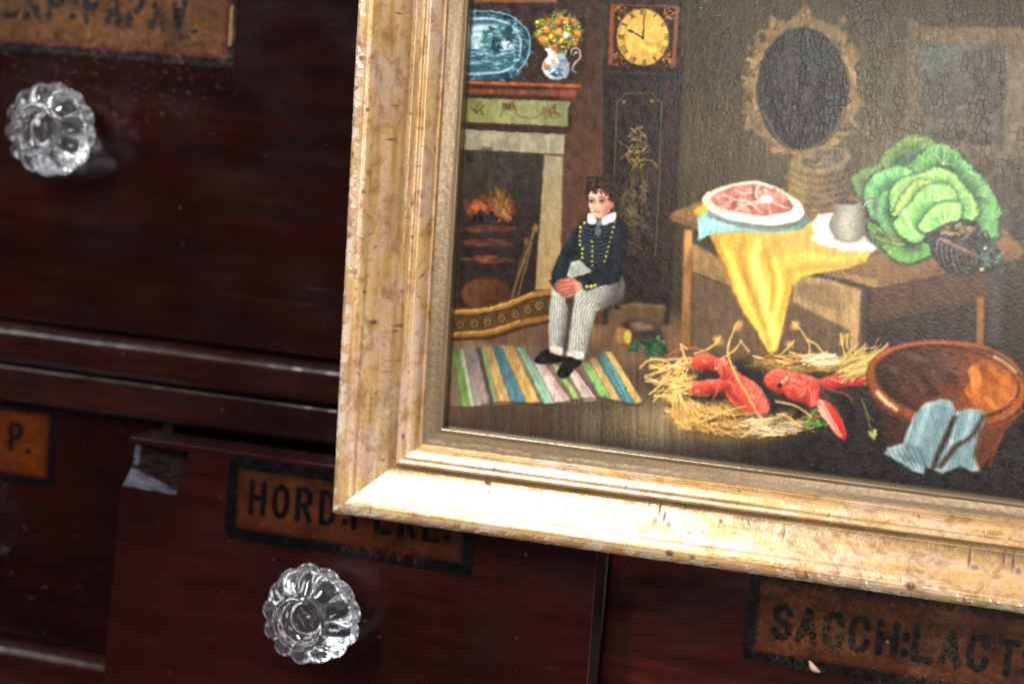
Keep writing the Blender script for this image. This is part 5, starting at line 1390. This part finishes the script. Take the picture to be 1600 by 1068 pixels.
    e.dabs(90, 1180, 260, 140, 80, 26, [(60, 32, 22), (84, 46, 30), (104, 70, 52)], alpha=.3, ang=(20, 70)); e.dabs(60, 1470, 330, 110, 70, 24, [(190, 104, 30), (206, 124, 44)], alpha=.4, ang=(40, 100))
    e.line([(1010, 200), (1100, 160), (1260, 142), (1420, 160), (1530, 205), (1590, 270)], 12, (190, 100, 44), 4, .9); e.line([(1020, 210), (1110, 172), (1260, 155), (1410, 172)], 5, (90, 40, 20), 3, .8)
    e.line([(985, 340), (1030, 400), (1120, 446), (1240, 470)], 16, (150, 76, 30), 5, .9); e.line([(1010, 346), (1040, 380), (1085, 412)], 13, (250, 226, 190), 5, .9); e.line([(1000, 372), (1050, 420), (1140, 458)], 6, (70, 32, 16), 4, .8)
    e.line([(1480, 200), (1530, 228), (1566, 262)], 9, (226, 196, 160), 4, .8); e.line([(1592, 290), (1596, 340), (1560, 400), (1480, 450)], 14, (170, 88, 36), 5, .9); e.line([(1580, 300), (1570, 360), (1500, 425)], 5, (84, 38, 18), 3, .8)
    e.line([(1450, 488), (1530, 465), (1590, 420)], 10, (150, 76, 34), 5, .9); e.line([(1460, 640), (1490, 560), (1515, 512)], 9, (150, 70, 36), 5, .8)
    cl = [(1160, 430), (1200, 388), (1260, 370), (1306, 378), (1325, 420), (1360, 412), (1430, 414), (1446, 440), (1432, 520), (1410, 600), (1425, 660), (1395, 664), (1340, 640), (1270, 672), (1200, 640), (1196, 676), (1150, 660), (1090, 622), (1036, 590), (1050, 566), (1110, 548), (1130, 490)]
    e.poly(cl, (150, 170, 168), 3.5, var=.2)
    for i in range(15):
        x = 1172 + i * 11; e.line([(x, 395 + abs(7 - i) * 3), (x - 14, 460), (x - 34, 540), (x - 60, 620 + i * 2)], 3.4, (40, 84, 100), 2, .75)
    for i in range(9):
        x = 1342 + i * 11; e.line([(x, 420), (x - 10, 480), (x - 24, 560), (x - 44, 650)], 3.4, (40, 84, 100), 2, .75)
    for i in range(7): e.line([(1046 + i * 20, 580 - i * 4), (1070 + i * 20, 610), (1100 + i * 18, 640 + i * 3)], 3.4, (50, 100, 116), 2, .7)
    e.poly([(1310, 440), (1330, 440), (1300, 520), (1262, 600), (1236, 660), (1222, 650), (1256, 560), (1290, 490)], (52, 34, 26), 5, .95); e.poly([(1432, 430), (1448, 440), (1400, 520), (1330, 570), (1268, 650), (1250, 645), (1310, 560), (1390, 510)], (66, 40, 26), 5, .95)
    e.poly([(1416, 500), (1446, 460), (1436, 560), (1424, 660), (1396, 600)], (96, 52, 28), 6, .9)
    e.line([(1212, 400), (1190, 470), (1160, 560)], 18, (196, 214, 212), 9, .55); e.line([(1270, 385), (1262, 450), (1236, 530)], 16, (84, 112, 118), 9, .5); e.line([(1120, 560), (1180, 580), (1200, 640)], 14, (74, 84, 84), 8, .5); e.line([(1100, 600), (1150, 610)], 12, (84, 92, 90), 8, .5); e.line([(1390, 420), (1376, 480), (1350, 530)], 14, (196, 214, 214), 8, .55)

    # ---- dragged brush edges and mellowed varnish
    wx = (fbm(sh, 9, 5, 71, 3) - .5) * 2.6; wy = (fbm(sh, 5, 9, 72, 3) - .5) * 2.6
    e.a = e.sample(X + wx, Y + wy)
    wx = (fbm(sh, 2.5, 2.5, 73, 2) - .5) * .9; wy = (fbm(sh, 2.5, 2.5, 74, 2) - .5) * .9
    e.a = e.sample(X + wx, Y + wy)
    g_ = e.a.mean(-1, keepdims=True)
    e.a = e.a * .88 + g_ * np.array((1.05, 1.0, .90)) * .12
    e.a = 255 * 1.10 * (np.clip(e.a, 0, 255) / 255) ** 1.20
    # ---- age: crackle, its upper right glints painted into the colour, pale mesh of fine lines at the foot, specks of dust
    ce = cell_edges(sh, 7, 8, .8); cb = cell_edges(sh, 13, 9, .55)
    amt = np.clip(fbm(sh, 70, 50, 14, 4) * 1.9 - .55, 0, 1)
    zone = np.exp(-((X - 1330) / 330.0) ** 2 - ((Y - 170) / 210.0) ** 2) + .9 * np.exp(-((X - 1040) / 150.0) ** 2 - ((Y - 665) / 45.0) ** 2)
    lum = e.a.mean(-1)
    line = np.clip(1 - cb / .8, 0, 1) * amt * np.clip(zone, 0, 1) * np.clip((150 - lum) / 80, 0, 1)
    e.a += (line * 58)[..., None] * np.array((1, .97, .93))
    dark = np.clip(1 - ce / .7, 0, 1) * .16 * amt
    e.a *= (1 - dark)[..., None]
    for _ in range(420):
        x, y = r.integers(2, e.w - 2), r.integers(2, e.h - 2); v = r.uniform(.2, .75); e.a[y, x] = e.a[y, x] * (1 - v) + 215 * v
    e.a *= (1 + .10 * (fbm(sh, 3, 3, 55, 2) - .5) + .14 * (fbm(sh, 26, 3, 56, 2) - .5))[..., None]
    return e


kitchen = paint_kitchen()
bu = np.concatenate([np.linspace(39.6, 250, 900), np.linspace(250.6, 291, 70)])
bv_ = np.concatenate([np.linspace(36.2, 200, 700), np.linspace(200.6, 232, 60)])
BU, BV = np.meshgrid(bu, bv_)
q_ = np.einsum('ij,jhw->ihw', SKETCH, np.stack([BU, BV, np.ones_like(BU)]))
pig = kitchen.sample(q_[0] / q_[2], q_[1] / q_[2])
PAINT_GAIN = 0.75
relief = (fbm(BU.shape, 3, 3, 91, 2) - .5) * .03 + (pig.mean(-1) / 255.0) * .05
PB = np.stack([BU, -3.3 - relief, BV], -1) * MM
SX, SY = q_[0] / q_[2], q_[1] / q_[2]
crk = np.clip((SX - 1010) / 120, 0, 1) * np.clip((330 - SY) / 160, 0, 1) + .9 * np.exp(-((SX - 1050) / 130) ** 2 - ((SY - 665) / 45) ** 2) + .5 * np.clip((SX - 1250) / 150, 0, 1) * np.clip((SY - 620) / 60, 0, 1)
crk = np.clip(crk + .08, 0, 1) * np.clip(fbm(BU.shape, 34, 14, 33, 4) * 2.8 - .85, .04, 1)
grid_obj('painted_canvas', PB, M_CANVAS, frame, color=to_lin(pig) * PAINT_GAIN, attrs={'crackle': crk}, flip=False)
